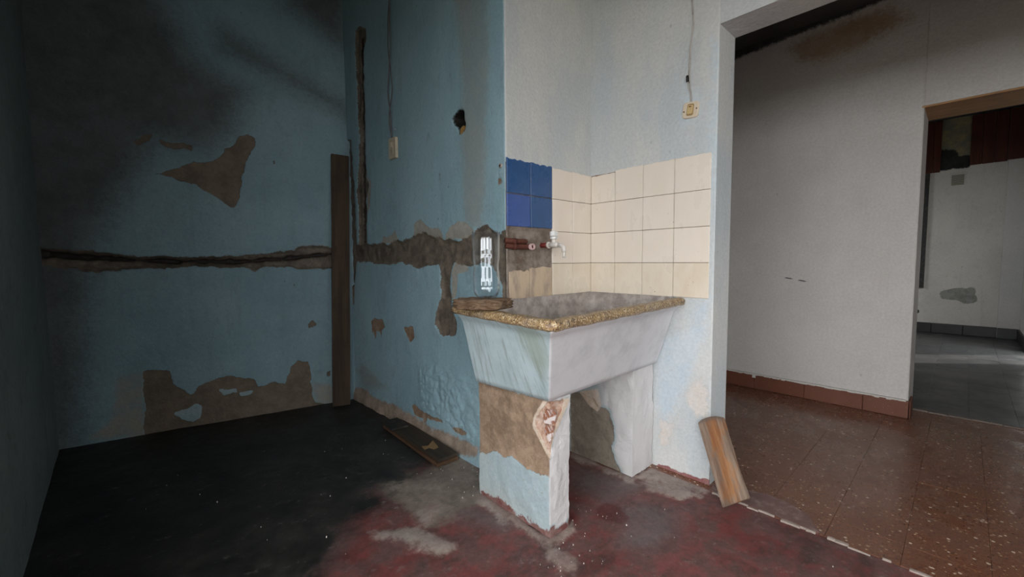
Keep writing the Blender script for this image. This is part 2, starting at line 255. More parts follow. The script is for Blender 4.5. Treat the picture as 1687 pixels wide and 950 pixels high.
class MB:
    def __init__(s): s.v, s.f = [], []
    def box(s, a, b):
        (x0, y0, z0), (x1, y1, z1) = a, b; k = len(s.v)
        s.v += [(x0, y0, z0), (x1, y0, z0), (x1, y1, z0), (x0, y1, z0), (x0, y0, z1), (x1, y0, z1), (x1, y1, z1), (x0, y1, z1)]
        s.f += [tuple(k + i for i in q) for q in ((3, 2, 1, 0), (4, 5, 6, 7), (0, 1, 5, 4), (1, 2, 6, 5), (2, 3, 7, 6), (3, 0, 4, 7))]
        return s
    def prism(s, pts, z0, z1):
        k = len(s.v); n = len(pts)
        s.v += [(p[0], p[1], z0) for p in pts] + [(p[0], p[1], z1) for p in pts]
        s.f += [tuple(k + i for i in range(n))[::-1], tuple(k + n + i for i in range(n))]
        s.f += [(k + i, k + (i + 1) % n, k + n + (i + 1) % n, k + n + i) for i in range(n)]
        return s
    def tube(s, path, r, seg=10, cap=True):
        path = [Vector(p) for p in path]; rr = r if isinstance(r, (list, tuple)) else [r] * len(path)
        k = len(s.v); side = None
        for i, p in enumerate(path):
            t = (path[min(i + 1, len(path) - 1)] - path[max(i - 1, 0)]).normalized()
            if side is None: side = t.orthogonal().normalized()
            side = (side - t * side.dot(t)).normalized(); w = t.cross(side)
            for j in range(seg):
                a = 2 * math.pi * j / seg
                s.v.append(tuple(p + (side * math.cos(a) + w * math.sin(a)) * rr[i]))
        for i in range(len(path) - 1):
            for j in range(seg):
                a, b = k + i * seg + j, k + i * seg + (j + 1) % seg
                s.f.append((a, b, b + seg, a + seg))
        if cap:
            s.f.append(tuple(k + j for j in range(seg))[::-1])
            s.f.append(tuple(k + (len(path) - 1) * seg + j for j in range(seg)))
        return s
    def build(s, name, mat, parent=None, smooth=False, bevel=0.0, segs=2, **kw):
        o = make(name, s.v, s.f, mat, parent, smooth, **kw)
        bm = bmesh.new(); bm.from_mesh(o.data)
        bmesh.ops.recalc_face_normals(bm, faces=bm.faces)
        if bevel:
            es = [e for e in bm.edges if len(e.link_faces) == 2 and e.calc_face_angle(0) > 0.5]
            bmesh.ops.bevel(bm, geom=es, offset=bevel, segments=segs, affect='EDGES', profile=0.6)
        bm.to_mesh(o.data); bm.free()
        return o

def slab(name, p0, p1, z0, z1, normal, thick, mat, res=0.0, key=None, disp=None, parent=None, edge0=0.0, edge1=0.0, coarse=0.03, ext0=0.0, ext1=0.0, **kw):
    """a wall slab: gridded front face from p0 to p1 (plan), real thickness behind it, wear outlines stored as attributes"""
    p0, p1 = np.array(p0, float), np.array(p1, float); nrm = np.array(normal, float)
    L = np.linalg.norm(p1 - p0); d = (p1 - p0) / L
    nn = np.array([-d[1], d[0]]); nn = nn if nn @ nrm > 0 else -nn
    nu, nv = (max(2, int(L / res)), max(2, int((z1 - z0) / res))) if res else (1, 1)
    U, V = np.meshgrid(np.linspace(-ext0, L + ext1, nu + 1), np.linspace(z0, z1, nv + 1), indexing='ij')
    U, V = U.ravel(), V.ravel()
    fields = {}
    if key:
        wob = fbm(U, V, 22, 4, 3) * coarse
        for k, polys in POLY[key].items():
            fields[k] = np.clip(sdf(U, V, polys) + (wob if k not in ('hole', 'mark', 'dark', 'grout') else wob * 0.15), -0.3, 0.3)
    dep = disp(U, V, fields) if disp else np.zeros_like(U)
    X = p0[0] + d[0] * U + nn[0] * dep; Y = p0[1] + d[1] * U + nn[1] * dep
    verts = list(zip(X, Y, V)); nfront = len(verts)
    idx = lambda i, j: i * (nv + 1) + j
    flip = (d[0] * nn[1] - d[1] * nn[0]) > 0
    faces = []
    for i in range(nu):
        for j in range(nv):
            q = (idx(i, j), idx(i + 1, j), idx(i + 1, j + 1), idx(i, j + 1))
            faces.append(q[::-1] if flip else q)
    b0 = p0 - nn * thick + d * edge0; b1 = p1 - nn * thick + d * edge1
    verts += [(b0[0], b0[1], z0), (b1[0], b1[1], z0), (b1[0], b1[1], z1), (b0[0], b0[1], z1)]
    a, b, c, e = nfront, nfront + 1, nfront + 2, nfront + 3
    bot = [idx(i, 0) for i in range(nu + 1)]; top = [idx(i, nv) for i in range(nu + 1)]
    lef = [idx(0, j) for j in range(nv + 1)]; rig = [idx(nu, j) for j in range(nv + 1)]
    rim = [(a, e, c, b), tuple(bot + [b, a]), tuple([e, c] + top[::-1]), tuple([a] + lef + [e]), tuple(rig + [b, c])[::1]]
    rim[4] = tuple([b] + [c] + rig[::-1])
    faces += rim if not flip else [f[::-1] for f in rim]
    o = make(name, verts, faces, mat, parent, False, **kw)
    o.data.polygons.foreach_set('use_smooth', [True] * (nu * nv) + [False] * 5)
    for k, f in fields.items():
        add_attr(o, k, np.concatenate([f, np.full(4, 0.3)]))
    return o

S = dict(kind='structure')
GREY = (0.5, 0.5, 0.5)
# ------------------------------------------------------------------ materials of the room
CHASE = ('chase', (0.095, 0.077, 0.062), (0.19, 0.155, 0.12), 0.024, 0.0015, 0.0, 14)
SLOT = ('slot', (0.018, 0.014, 0.012), (0.04, 0.03, 0.025), 0.006, 0.003, 0.0, 20)
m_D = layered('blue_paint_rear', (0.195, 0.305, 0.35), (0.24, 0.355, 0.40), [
    ('soot_shade', (0.085, 0.098, 0.10), (0.13, 0.15, 0.155), 0.16, 0.14, 0.0, 3),  # real soot, plus shade at the left end put into the colour
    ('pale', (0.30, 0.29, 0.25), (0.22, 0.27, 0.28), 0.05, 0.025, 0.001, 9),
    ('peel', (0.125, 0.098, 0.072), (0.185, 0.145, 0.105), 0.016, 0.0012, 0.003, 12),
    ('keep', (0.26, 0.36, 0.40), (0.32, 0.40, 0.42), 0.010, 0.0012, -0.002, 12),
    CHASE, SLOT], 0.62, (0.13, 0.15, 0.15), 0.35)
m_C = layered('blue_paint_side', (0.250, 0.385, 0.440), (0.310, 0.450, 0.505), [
    ('streak', (0.30, 0.33, 0.325), (0.25, 0.32, 0.33), 0.09, 0.035, 0.0, 4),
    ('pale', (0.36, 0.35, 0.31), (0.29, 0.27, 0.235), 0.016, 0.004, 0.001, 14),
    ('basebare', (0.24, 0.185, 0.145), (0.40, 0.31, 0.245), 0.05, 0.012, 0.001, 10),
    ('peel', (0.20, 0.125, 0.08), (0.34, 0.255, 0.185), 0.018, 0.0015, 0.002, 16),
    CHASE, SLOT,
    ('hole', (0.006, 0.005, 0.005), (0.012, 0.01, 0.008), 0.003, 0.004, 0.0, 20),
    ], 0.6, (0.16, 0.18, 0.18), 0.45, (1, 1, 0.45))
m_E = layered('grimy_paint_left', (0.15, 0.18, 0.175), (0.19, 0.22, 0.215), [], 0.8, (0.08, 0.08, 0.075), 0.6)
m_A = layered('white_paint_niche', (0.63, 0.62, 0.585), (0.52, 0.55, 0.56), [
    ('cement', (0.145, 0.105, 0.078), (0.30, 0.25, 0.215), 0.012, 0.002, 0.004, 12)], 0.75, (0.45, 0.46, 0.46), 0.3, (1.6, 1.6, 0.7))
m_B = layered('white_paint_switch_wall', (0.63, 0.625, 0.60), (0.52, 0.56, 0.58), [
    ('blue', (0.60, 0.645, 0.675), (0.52, 0.60, 0.66), 0.10, 0.035, 0.0, 7),
    ('bare', (0.66, 0.60, 0.545), (0.66, 0.64, 0.62), 0.09, 0.012, 0.002, 12),
    ('redbase', (0.22, 0.075, 0.075), (0.32, 0.16, 0.15), 0.02, 0.003, 0.0, 20),
    ('dark', (0.01, 0.01, 0.01), (0.02, 0.02, 0.02), 0.003, 0.002, 0.0, 20),
    ('grout', (0.20, 0.13, 0.09), (0.28, 0.19, 0.13), 0.003, 0.002, 0.0, 20)], 0.75, (0.45, 0.46, 0.47), 0.25, (1.6, 1.6, 0.7))
m_Bp = layered('white_paint_lintel', (0.63, 0.62, 0.60), (0.56, 0.57, 0.58), [], 0.75, (0.45, 0.46, 0.47), 0.25)
m_Fp = layered('white_paint_hall_lintel', (0.56, 0.53, 0.50), (0.60, 0.575, 0.55), [], 0.7, (0.45, 0.42, 0.38), 0.25)
m_F = layered('white_paint_hall', (0.56, 0.53, 0.50), (0.60, 0.575, 0.55), [
    ('stain', (0.34, 0.24, 0.15), (0.42, 0.34, 0.26), 0.12, 0.05, 0.0, 6),
    ('mould', (0.035, 0.035, 0.035), (0.07, 0.07, 0.07), 0.05, 0.015, 0.0, 8)], 0.7, (0.45, 0.42, 0.38), 0.25)
m_G = layered('white_paint_far', (0.60, 0.57, 0.53), (0.52, 0.50, 0.47), [
    ('yellow', (0.30, 0.25, 0.13), (0.16, 0.15, 0.12), 0.06, 0.01, 0.0, 7),
    ('grey', (0.20, 0.20, 0.185), (0.30, 0.30, 0.28), 0.03, 0.006, 0.001, 12),
    ('mould', (0.012, 0.012, 0.012), (0.03, 0.03, 0.03), 0.05, 0.01, 0.0, 12),
    ('dark', (0.03, 0.03, 0.03), (0.05, 0.05, 0.05), 0.01, 0.004, 0.001, 12)], 0.8, (0.38, 0.36, 0.32), 0.5)
m_W = layered('white_plaster', (0.58, 0.56, 0.54), (0.53, 0.53, 0.52), [], 0.8, (0.42, 0.40, 0.38), 0.3)
m_ceil = layered('dim_ceiling', (0.36, 0.36, 0.35), (0.28, 0.28, 0.27), [], 0.9, (0.12, 0.12, 0.12), 0.5)
m_ceil2 = layered('mouldy_ceiling', (0.07, 0.07, 0.07), (0.04, 0.04, 0.042), [], 0.9, (0.12, 0.10, 0.08), 0.5)
m_ground = layered('yard_earth', (0.13, 0.12, 0.09), (0.10, 0.11, 0.075), [], 0.9)

# floor of the wash room: red painted cement, worn and sooty
n = N('red_cement_floor')
big = n.noise(2.2, 6, 0.65); mid = n.noise(9, 7, 0.7); fine = n.noise(60, 5, 0.65); dirt = n.noise(4.5, 8, 0.75)
col = n.mix(n.rng(big, 0.35, 0.65), (0.20, 0.054, 0.050), (0.25, 0.078, 0.070))
col = n.mix(n.math('MULTIPLY', n.rng(mid, 0.40, 0.58), 0.80), col, (0.150, 0.090, 0.082))
col = n.mix(n.math('MULTIPLY', n.rng(n.noise(3.1, 8, 0.72, n.mapping((1, 1.7, 1))), 0.50, 0.66), 0.75), col, (0.060, 0.040, 0.034))
col = n.mix(n.math('MULTIPLY', n.rng(n.noise(21, 8, 0.75), 0.56, 0.72), 0.55), col, (0.30, 0.235, 0.22))
jit = n.math('ADD', n.math('MULTIPLY', n.math('SUBTRACT', mid, 0.5), 0.30), n.math('MULTIPLY', n.math('SUBTRACT', fine, 0.5), 0.06))
def fl_layer(col, a, ca, cb, j, soft, amt=1.0):
    sd = n.math('ADD', n.attr(a), n.math('MULTIPLY', jit, j))
    f = n.math('MULTIPLY', n.rng(sd, soft, -soft), amt)
    return n.mix(f, col, n.mix(n.rng(dirt, 0.35, 0.65), ca, cb))
col = fl_layer(col, 'grey', (0.15, 0.12, 0.115), (0.20, 0.17, 0.165), 0.8, 0.06, 0.75)
col = fl_layer(col, 'dark', (0.13, 0.036, 0.033), (0.10, 0.030, 0.028), 0.35, 0.012, 0.8)
col = fl_layer(col, 'bare', (0.17, 0.14, 0.11), (0.36, 0.30, 0.25), 0.8, 0.035, 0.9)
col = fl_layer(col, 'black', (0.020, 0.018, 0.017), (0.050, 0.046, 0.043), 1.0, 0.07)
col = fl_layer(col, 'dust', (0.46, 0.40, 0.35), (0.32, 0.22, 0.195), 0.45, 0.018, 0.8)
grain = n.noise(34, 9, 0.8)
col = n.mix(0.75, col, n.mix(n.rng(grain, 0.32, 0.68, smooth=False), (0.45, 0.45, 0.45), (1, 1, 1)), 'MULTIPLY')
col = n.mix(n.math('MULTIPLY', n.rng(n.noise(13, 9, 0.8, n.mapping((1, 1.6, 1), (0, 0, 0.6))), 0.57, 0.70), 0.45), col, (0.34, 0.29, 0.265))
speck = n.rng(n.voronoi(55, 'Distance'), 0.10, 0.05)
col = n.mix(n.math('MULTIPLY', speck, n.rng(n.noise(6, 2), 0.55, 0.7)), col, (0.42, 0.36, 0.32))
h = n.math('ADD', n.math('MULTIPLY', mid, 0.004), n.math('MULTIPLY', fine, 0.0015))
m_floor = n.bsdf(col, n.rng(mid, 0.3, 0.7, 0.42, 0.75), n.bump(h, 0.6, 1.0), 0.35)

# terrazzo of the hall
def terrazzo(name, base, chips, gloss):
    n = N(name)
    info = n.node('ObjectInfo'); n.obj = n.node('NewGeometry').outputs['Position']
    col = n.mix(info.outputs['Random'], base[0], base[1])
    col = n.mix(n.math('MULTIPLY', n.rng(n.noise(6, 5, 0.7), 0.4, 0.7), 0.5), col, base[2])
    for sc, lo, c in chips:
        d = n.voronoi(sc, 'Distance')
        r = n.node('SeparateColor'); n.put(r.inputs[0], n.voronoi(sc, 'Color'))
        m = n.math('MULTIPLY', n.rng(d, 0.34, 0.26), n.math('GREATER_THAN', r.outputs[0], lo))
        col = n.mix(m, col, c)
    scuff = n.noise(3, 7, 0.75)
    rough = n.rng(scuff, 0.35, 0.7, gloss, gloss + 0.25)
    return n.bsdf(col, rough, n.bump(n.noise(14, 4), 0.05, 0.003), 0.5)
m_terr = terrazzo('terrazzo_tile', ((0.165, 0.067, 0.037), (0.178, 0.074, 0.042), (0.14, 0.070, 0.052)),
                  [(120, 0.55, (0.105, 0.038, 0.024)), (90, 0.78, (0.06, 0.030, 0.022)), (130, 0.62, (0.29, 0.125, 0.055)), (80, 0.86, (0.46, 0.31, 0.19)), (60, 0.93, (0.64, 0.50, 0.38))], 0.18)
m_slate = terrazzo('dark_slate_tile', ((0.034, 0.036, 0.038), (0.046, 0.047, 0.048), (0.075, 0.073, 0.071)), [(60, 0.9, (0.025, 0.026, 0.028))], 0.30)
m_grout = plain('grout', (0.27, 0.18, 0.13), 0.85)
m_grout_d = plain('dark_grout', (0.11, 0.105, 0.10), 0.85)
m_base_red = terrazzo('red_skirting', ((0.140, 0.046, 0.023), (0.155, 0.052, 0.027), (0.11, 0.04, 0.024)), [(120, 0.8, (0.12, 0.04, 0.025)), (90, 0.92, (0.36, 0.2, 0.12))], 0.45)
m_base_black = plain('black_skirting', (0.018, 0.018, 0.018), 0.4, 0.5, 0.3, (0.06, 0.055, 0.05))

# ------------------------------------------------------------------ floors
def grid_floor(name, x0, x1, y0, y1, res, mat, **kw):
    nx, ny = int((x1 - x0) / res), int((y1 - y0) / res)
    X, Y = np.meshgrid(np.linspace(x0, x1, nx + 1), np.linspace(y0, y1, ny + 1), indexing='ij')
    X, Y = X.ravel(), Y.ravel()
    Z = fbm(X, Y, 3, 4, 5) * 0.006 + fbm(X, Y, 30, 3, 9) * 0.003 - 0.004
    fields = {k: np.clip(sdf(X, Y, p) + fbm(X, Y, 9, 4, 3) * 0.06, -0.4, 0.4) for k, p in POLY['fl'].items()}
    Z += 0.005 * sstep(-fields['dust'], -0.01, 0.02)
    i = np.arange(nx)[:, None] * (ny + 1) + np.arange(ny)[None, :]
    F = np.stack([i, i + ny + 1, i + ny + 2, i + 1], -1).reshape(-1, 4)
    verts = np.stack([X, Y, Z], -1).tolist(); k = len(verts)
    verts += [(x0, y0, -0.1), (x1, y0, -0.1), (x1, y1, -0.1), (x0, y1, -0.1)]
    o = make(name, verts, F.tolist() + [(k + 3, k + 2, k + 1, k)], mat, None, True, **kw)
    for a, f in fields.items(): add_attr(o, a, np.concatenate([f, np.full(4, 0.3)]))
    return o
grid_floor('floor', -2.45, -0.045, -4.25, 2.15, 0.015, m_floor, label='worn red painted cement floor of the wash room', cat='floor', **S)

rnd = random.Random(4)
def tiled_floor(name, tile_name, x0, x1, y0, y1, size, ox, oy, mat, grout, lab, vis):
    base = MB().box((x0, y0, -0.1), (x1, y1, -0.006)).build(name, grout, label=lab, cat='floor', **S)
    me = None
    nx0, nx1 = math.floor((x0 - ox) / size), math.ceil((x1 - ox) / size)
    ny0, ny1 = math.floor((y0 - oy) / size), math.ceil((y1 - oy) / size)
    rest = MB()
    for i in range(nx0, nx1):
        for j in range(ny0, ny1):
            a0, a1 = max(x0, ox + i * size), min(x1, ox + (i + 1) * size)
            b0, b1 = max(y0, oy + j * size), min(y1, oy + (j + 1) * size)
            if a1 - a0 < 0.01 or b1 - b0 < 0.01: continue
            full = a1 - a0 > size - 1e-4 and b1 - b0 > size - 1e-4
            g = 0.0004; c = ((a0 + a1) / 2, (b0 + b1) / 2)
            if not vis(*c):
                rest.box((a0 + g, b0 + g, -0.006), (a1 - g, b1 - g, 0.0)); continue
            if full and me:
                t = bpy.data.objects.new(tile_name, me); link(t, base)
            else:
                w, h = (a1 - a0) / 2 - g, (b1 - b0) / 2 - g
                t = MB().box((-w, -h, -0.006), (w, h, 0.0)).build(tile_name, mat, base, bevel=0.0006, segs=1)
                if full: me = t.data
            t.location = (*c, rnd.uniform(-0.0006, 0.0006))
            t.rotation_euler = (rnd.uniform(-0.0015, 0.0015), rnd.uniform(-0.0015, 0.0015), 0)
    if rest.v:
        o = rest.build('hidden_floor_tiles', mat, base); o['kind'] = 'stuff'
    return base
hall = tiled_floor('floor_hall', 'terrazzo_tile', -0.045, 2.03, -4.2, 1.2, 0.2125, 0.105, -1.345, m_terr, m_grout, 'glossy red-brown terrazzo tiled floor of the hall', lambda x, y: -1.95 < y < 0.35)
far = tiled_floor('floor_far_room', 'slate_tile', 2.03, 6.3, -1.95, 1.3, 0.2125, 2.1, -1.30, m_slate, m_grout_d, 'dark slate tiled floor of the farthest room', lambda x, y: y < -0.85)
MB().box((-14, -14, -0.3), (14, 14, -0.12)).build('ground_outside', m_ground, label='earth and grass yard outside the house', cat='ground', **S)

# ------------------------------------------------------------------ walls
CD, DE, O = (-0.693, 1.71), (-2.29, 2.03), (-0.645, 0.0)
CEIL = 3.15
def disp_D(u, v, f):
    d = fbm(u, v, 2.5, 3, 11) * 0.010 + fbm(u, v, 14, 3, 12) * 0.003
    d -= 0.003 * sstep(-f['peel'], 0, 0.006) * (1 - sstep(-f['keep'], 0, 0.006))
    d -= (0.022 + 0.012 * fbm(u, v, 30, 3, 13)) * sstep(-f['chase'], 0, 0.014)
    d -= 0.035 * sstep(-f['slot'], -0.006, 0.008)
    return d
d_soot_shade = POLY['D']
d_soot_shade['soot_shade'] = [[(1.8, 3.3), (1.25, 3.2), (0.9, 2.35), (0.62, 2.2), (0.72, 1.9), (0.85, 1.78), (1.10, 1.80), (1.25, 1.5), (1.42, 1.15), (1.48, 0.4), (1.55, -0.1), (1.9, -0.1)],  # first outline widens the soot to paint the left end into shade
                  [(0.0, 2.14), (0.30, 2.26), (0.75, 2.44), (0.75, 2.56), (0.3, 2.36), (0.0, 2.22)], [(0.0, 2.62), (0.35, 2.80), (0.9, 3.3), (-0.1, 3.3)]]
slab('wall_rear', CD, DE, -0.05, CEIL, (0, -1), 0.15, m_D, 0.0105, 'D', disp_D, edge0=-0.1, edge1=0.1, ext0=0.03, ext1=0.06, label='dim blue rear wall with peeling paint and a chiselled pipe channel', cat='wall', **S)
def disp_C(u, v, f):
    d = fbm(u, v, 2.2, 3, 21) * 0.010 + fbm(u, v, 16, 3, 22) * 0.003
    d *= sstep(u, 0.0, 0.05)
    bl = sstep(-f['blister'], -0.02, 0.04)
    rid = np.abs(fbm(u, v, 26, 3, 24)) * 2
    d += bl * (0.008 - 0.036 * (0.28 - np.minimum(rid, 0.28)) - 0.014 * fbm(u, v, 12, 3, 25))
    d -= 0.003 * sstep(-f['peel'], 0, 0.006)
    d -= (0.016 + 0.016 * fbm(u, v, 24, 3, 23)) * sstep(-f['chase'], 0, 0.012) * sstep(u, 0.0, 0.02)
    d -= 0.02 * sstep(-f['slot'], -0.004, 0.008)
    d -= 0.09 * sstep(-f['hole'], 0.0, 0.022)
    d += 0.02 * sstep(0.05 - v, -0.05, 0.05) * (1 + fbm(u, v, 10, 3, 26))
    return d
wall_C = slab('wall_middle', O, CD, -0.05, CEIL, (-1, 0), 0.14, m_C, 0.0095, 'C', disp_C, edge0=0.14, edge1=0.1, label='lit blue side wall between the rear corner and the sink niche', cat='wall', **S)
TT = 1.0386 + 3 * 0.165           # top line of the tiling
TB = 1.0386 - 0.165               # bottom line
POLY['A'] = {'cement': [[(-0.2, TT - 0.02), (0.70, TT - 0.02), (0.70, 0.60), (-0.2, 0.60)], [(-0.2, 0.6), (0.7, 0.6), (0.7, -0.1), (-0.2, -0.1)]]}
def disp_A(u, v, f):
    d = fbm(u, v, 3, 3, 31) * 0.006 * sstep(0.64 - u, 0.0, 0.04)
    box = sstep(u, 0.33, 0.345) * sstep(0.62 - u, -0.01, 0.0) * sstep(v, 1.035, 1.05) * sstep(1.205 - v, -0.01, 0.005)
    return d - box * (0.012 + 0.02 * fbm(u, v, 25, 3, 32))
wall_A = slab('wall_sink', (0, 0), O, -0.05, CEIL, (0, -1), 0.14, m_A, 0.012, 'A', disp_A, edge1=-0.14, ext0=0.02, label='white narrow wall of the sink niche above the taps', cat='wall', **S)
POLY['B']['grout'] = [[(-0.1, TB + 0.003), (0.661, TB + 0.003), (0.661, TT - 0.004), (-0.1, TT - 0.012)]]
def disp_B(u, v, f):
    return fbm(u, v, 2.5, 3, 41) * 0.008 * sstep(0.68 - u, 0.0, 0.03) - 0.02 * sstep(-f['dark'], 0, 0.004)
JY = -0.685
wall_B = slab('wall_right', (0, 0), (0, JY), -0.05, CEIL, (-1, 0), 0.175, m_B, 0.0105, 'B', disp_B, ext0=0.02, label='white wall with light switch beside the hall opening', cat='wall', **S)
LZ = 2.072
MB().box((0, -3.2, LZ), (0.175, JY, CEIL)).build('lintel', m_Bp, wall_B)
MB().box((0, -4.2, -0.05), (0.175, -3.2, CEIL)).build('pier', m_W, wall_B)
MB().box((0.02, 0.0, -0.05), (0.175, 1.2, CEIL)).build('hall_side', m_W, wall_B)
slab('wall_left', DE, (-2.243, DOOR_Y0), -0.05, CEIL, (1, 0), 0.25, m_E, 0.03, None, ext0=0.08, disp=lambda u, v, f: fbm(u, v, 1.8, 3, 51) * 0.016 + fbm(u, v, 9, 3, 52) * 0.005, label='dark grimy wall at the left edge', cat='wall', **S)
wl = bpy.data.objects['wall_left']
MB().box((-2.49, DOOR_Y1, DOOR_H), (-2.243, DOOR_Y0, CEIL)).build('unseen_door_head', m_W, wl)
MB().box((-2.49, WIN_Y0, -0.05), (-2.243, DOOR_Y1, CEIL)).build('pier', m_W, wl)
MB().box((-2.49, WIN_Y1, DOOR_H), (-2.243, WIN_Y0, CEIL)).build('unseen_window_head', m_W, wl)
MB().box((-2.49, WIN_Y1, -0.05), (-2.243, WIN_Y0, WIN_Z0)).build('unseen_window_parapet', m_W, wl)
MB().box((-2.49, -4.25, -0.05), (-2.243, WIN_Y1, CEIL)).build('pier', m_W, wl)
wf = MB().box((-0.2, -4.4, -0.05), (2.0, -4.2, CEIL)).build('wall_front', m_W, label='white wall behind the camera', cat='wall', **S)
MB().box((-2.5, -4.4, -0.05), (-0.95, -4.2, CEIL)).build('pier', m_W, wf)
MB().box((-0.95, -4.4, 2.1), (-0.2, -4.2, CEIL)).build('unseen_door_head', m_W, wf)  # doorway below is unseen, added so the sink front catches light
MB().box((-2.55, -4.4, CEIL), (0.175, 2.25, CEIL + 0.15)).build('ceiling', m_ceil, label='grey ceiling of the wash room', cat='ceiling', **S)
MB().box((0.175, -4.4, 2.735), (2.0, 1.35, CEIL + 0.15)).build('ceiling_hall', m_ceil2, label='mould-blackened ceiling of the hall', cat='ceiling', **S)
FX, FO, FZ = 1.77, -1.237, 1.998
wall_F = slab('wall_hall', (FX, 1.2), (FX, FO), -0.05, 2.75, (-1, 0), 0.38, m_F, 0.0, None, label='white hall wall seen through the wide opening', cat='wall', **S)
bpy.data.objects.remove(wall_F)
POLY['F'] = {k: [[(x + 1.2, z) for x, z in p] for p in v] for k, v in POLY['F'].items()}
wall_F = slab('wall_hall', (FX, 1.2), (FX, FO), -0.05, 2.75, (-1, 0), 0.38, m_F, 0.016, 'F', lambda u, v, f: fbm(u, v, 2, 3, 61) * 0.006 * sstep(2.437 - u, 0, 0.05), label='white hall wall seen through the wide opening', cat='wall', coarse=0.008, **S)
m_scr = plain('scratch', (0.045, 0.042, 0.04), 0.9)
for y_, z_ in ((-0.541, 0.9007), (-0.628, 0.884)):
    MB().prism([(-0.03, 0.004), (-0.012, 0.000), (0.014, -0.005), (0.031, -0.004), (0.012, 0.002), (-0.012, 0.007)], 0, 0.006).build('gouge_mark', m_scr, wall_F).matrix_world = Matrix.Translation((FX, y_, z_)) @ Matrix(((0, 0, -1), (-1, 0, 0), (0, 1, 0))).to_4x4()
MB().box((FX, -1.93, FZ), (FX + 0.38, FO, 2.75)).build('lintel', m_Fp, wall_F)
MB().box((FX, -4.2, -0.05), (FX + 0.38, -1.93, 2.75)).build('pier', m_W, wall_F)
MB().box((0.175, 1.2, -0.05), (2.0, 1.35, CEIL)).build('wall_hall_end', m_W, label='white end wall of the hall', cat='wall', **S)
GX = 6.3
POLY['G'] = {k: [[(x + 1.3, z) for x, z in p] for p in v] for k, v in POLY['G'].items()}
wall_G = slab('wall_far', (GX, 1.3), (GX, -1.95), -0.05, 2.9, (-1, 0), 0.2, m_G, 0.02, 'G', lambda u, v, f: fbm(u, v, 2, 3, 71) * 0.008, label='stained white wall of the farthest room', cat='wall', **S)
MB().box((GX - 0.045, -1.95, 0.0), (GX - 0.001, -1.765, 2.9)).build('trim_4', m_W, None, bevel=0.004, label='shallow white pilaster at the right end of the far wall', cat='pilaster', **S)
wh = MB().box((5.23, -2.15, -0.05), (6.5, -1.95, 2.9)).build('wall_far_right', m_W, label='white right side wall of the farthest room', cat='wall', **S)
MB().box((2.15, -2.15, -0.05), (4.51, -1.95, 2.9)).build('pier', m_W, wh)
MB().box((4.51, -2.15, 2.1), (5.23, -1.95, 2.9)).build('unseen_door_head', m_W, wh)
wfl = MB().box((1.97, 1.3, -0.05), (3.65, 1.5, 2.9)).build('wall_far_left', m_W, label='white left side wall of the farthest room', cat='wall', **S)
MB().box((4.75, 1.3, -0.05), (6.5, 1.5, 2.9)).build('pier', m_W, wfl)
MB().box((3.65, 1.3, -0.05), (4.75, 1.5, 1.05)).build('unseen_window_parapet', m_W, wfl)
MB().box((3.65, 1.3, 2.15), (4.75, 1.5, 2.9)).build('unseen_window_head', m_W, wfl)  # window below is an added opening, for more light on the far wall
MB().box((1.97, -2.15, 2.9), (6.5, 1.5, 3.05)).build('ceiling_far_room', m_ceil2, label='dark ceiling of the farthest room', cat='ceiling', **S)

# ------------------------------------------------------------------ wall tiles, each its own piece
T = 0.165
def tile_mat(name, c, dirt, amt, rough=0.22, sc=(6, 6, 3.0)):
    n = N(name)
    info = n.node('ObjectInfo')
    col = n.mix(n.math('MULTIPLY', info.outputs['Random'], 0.5), c, tuple(x * 0.93 for x in c))
    st = n.mapping((8, 8, 2.5))
    geo = n.node('NewGeometry')
    wp = n.noise(1.0, 6, 0.65, n.mapping(sc, src=geo.outputs['Position']))
    col = n.mix(n.math('MULTIPLY', n.rng(wp, 0.40, 0.68), amt), col, dirt)
    pits = n.math('MULTIPLY', n.rng(n.voronoi(45, 'Distance', geo.outputs['Position']), 0.13, 0.08), n.rng(n.noise(9, 2, 0.5, geo.outputs['Position']), 0.62, 0.66))
    col = n.mix(n.math('MULTIPLY', pits, 0.8), col, (0.12, 0.07, 0.05))
    return n.bsdf(col, n.rng(wp, 0.3, 0.7, rough, rough + 0.2), n.bump(n.noise(12, 2), 0.06, 0.004), 0.5)
m_cream = tile_mat('cream_tile', (0.80, 0.715, 0.625), (0.70, 0.60, 0.48), 0.25)
m_cream_low = tile_mat('cream_tile_low', (0.78, 0.69, 0.57), (0.60, 0.47, 0.32), 0.45)
m_dirty = tile_mat('limescaled_tile', (0.58, 0.45, 0.32), (0.30, 0.23, 0.19), 0.75, 0.55, (16, 16, 6))
m_blue_t = tile_mat('blue_tile', (0.020, 0.082, 0.235), (0.018, 0.07, 0.17), 0.6, 0.2)
m_blue_t2 = tile_mat('blue_tile_violet', (0.040, 0.095, 0.32), (0.03, 0.085, 0.24), 0.5, 0.2)
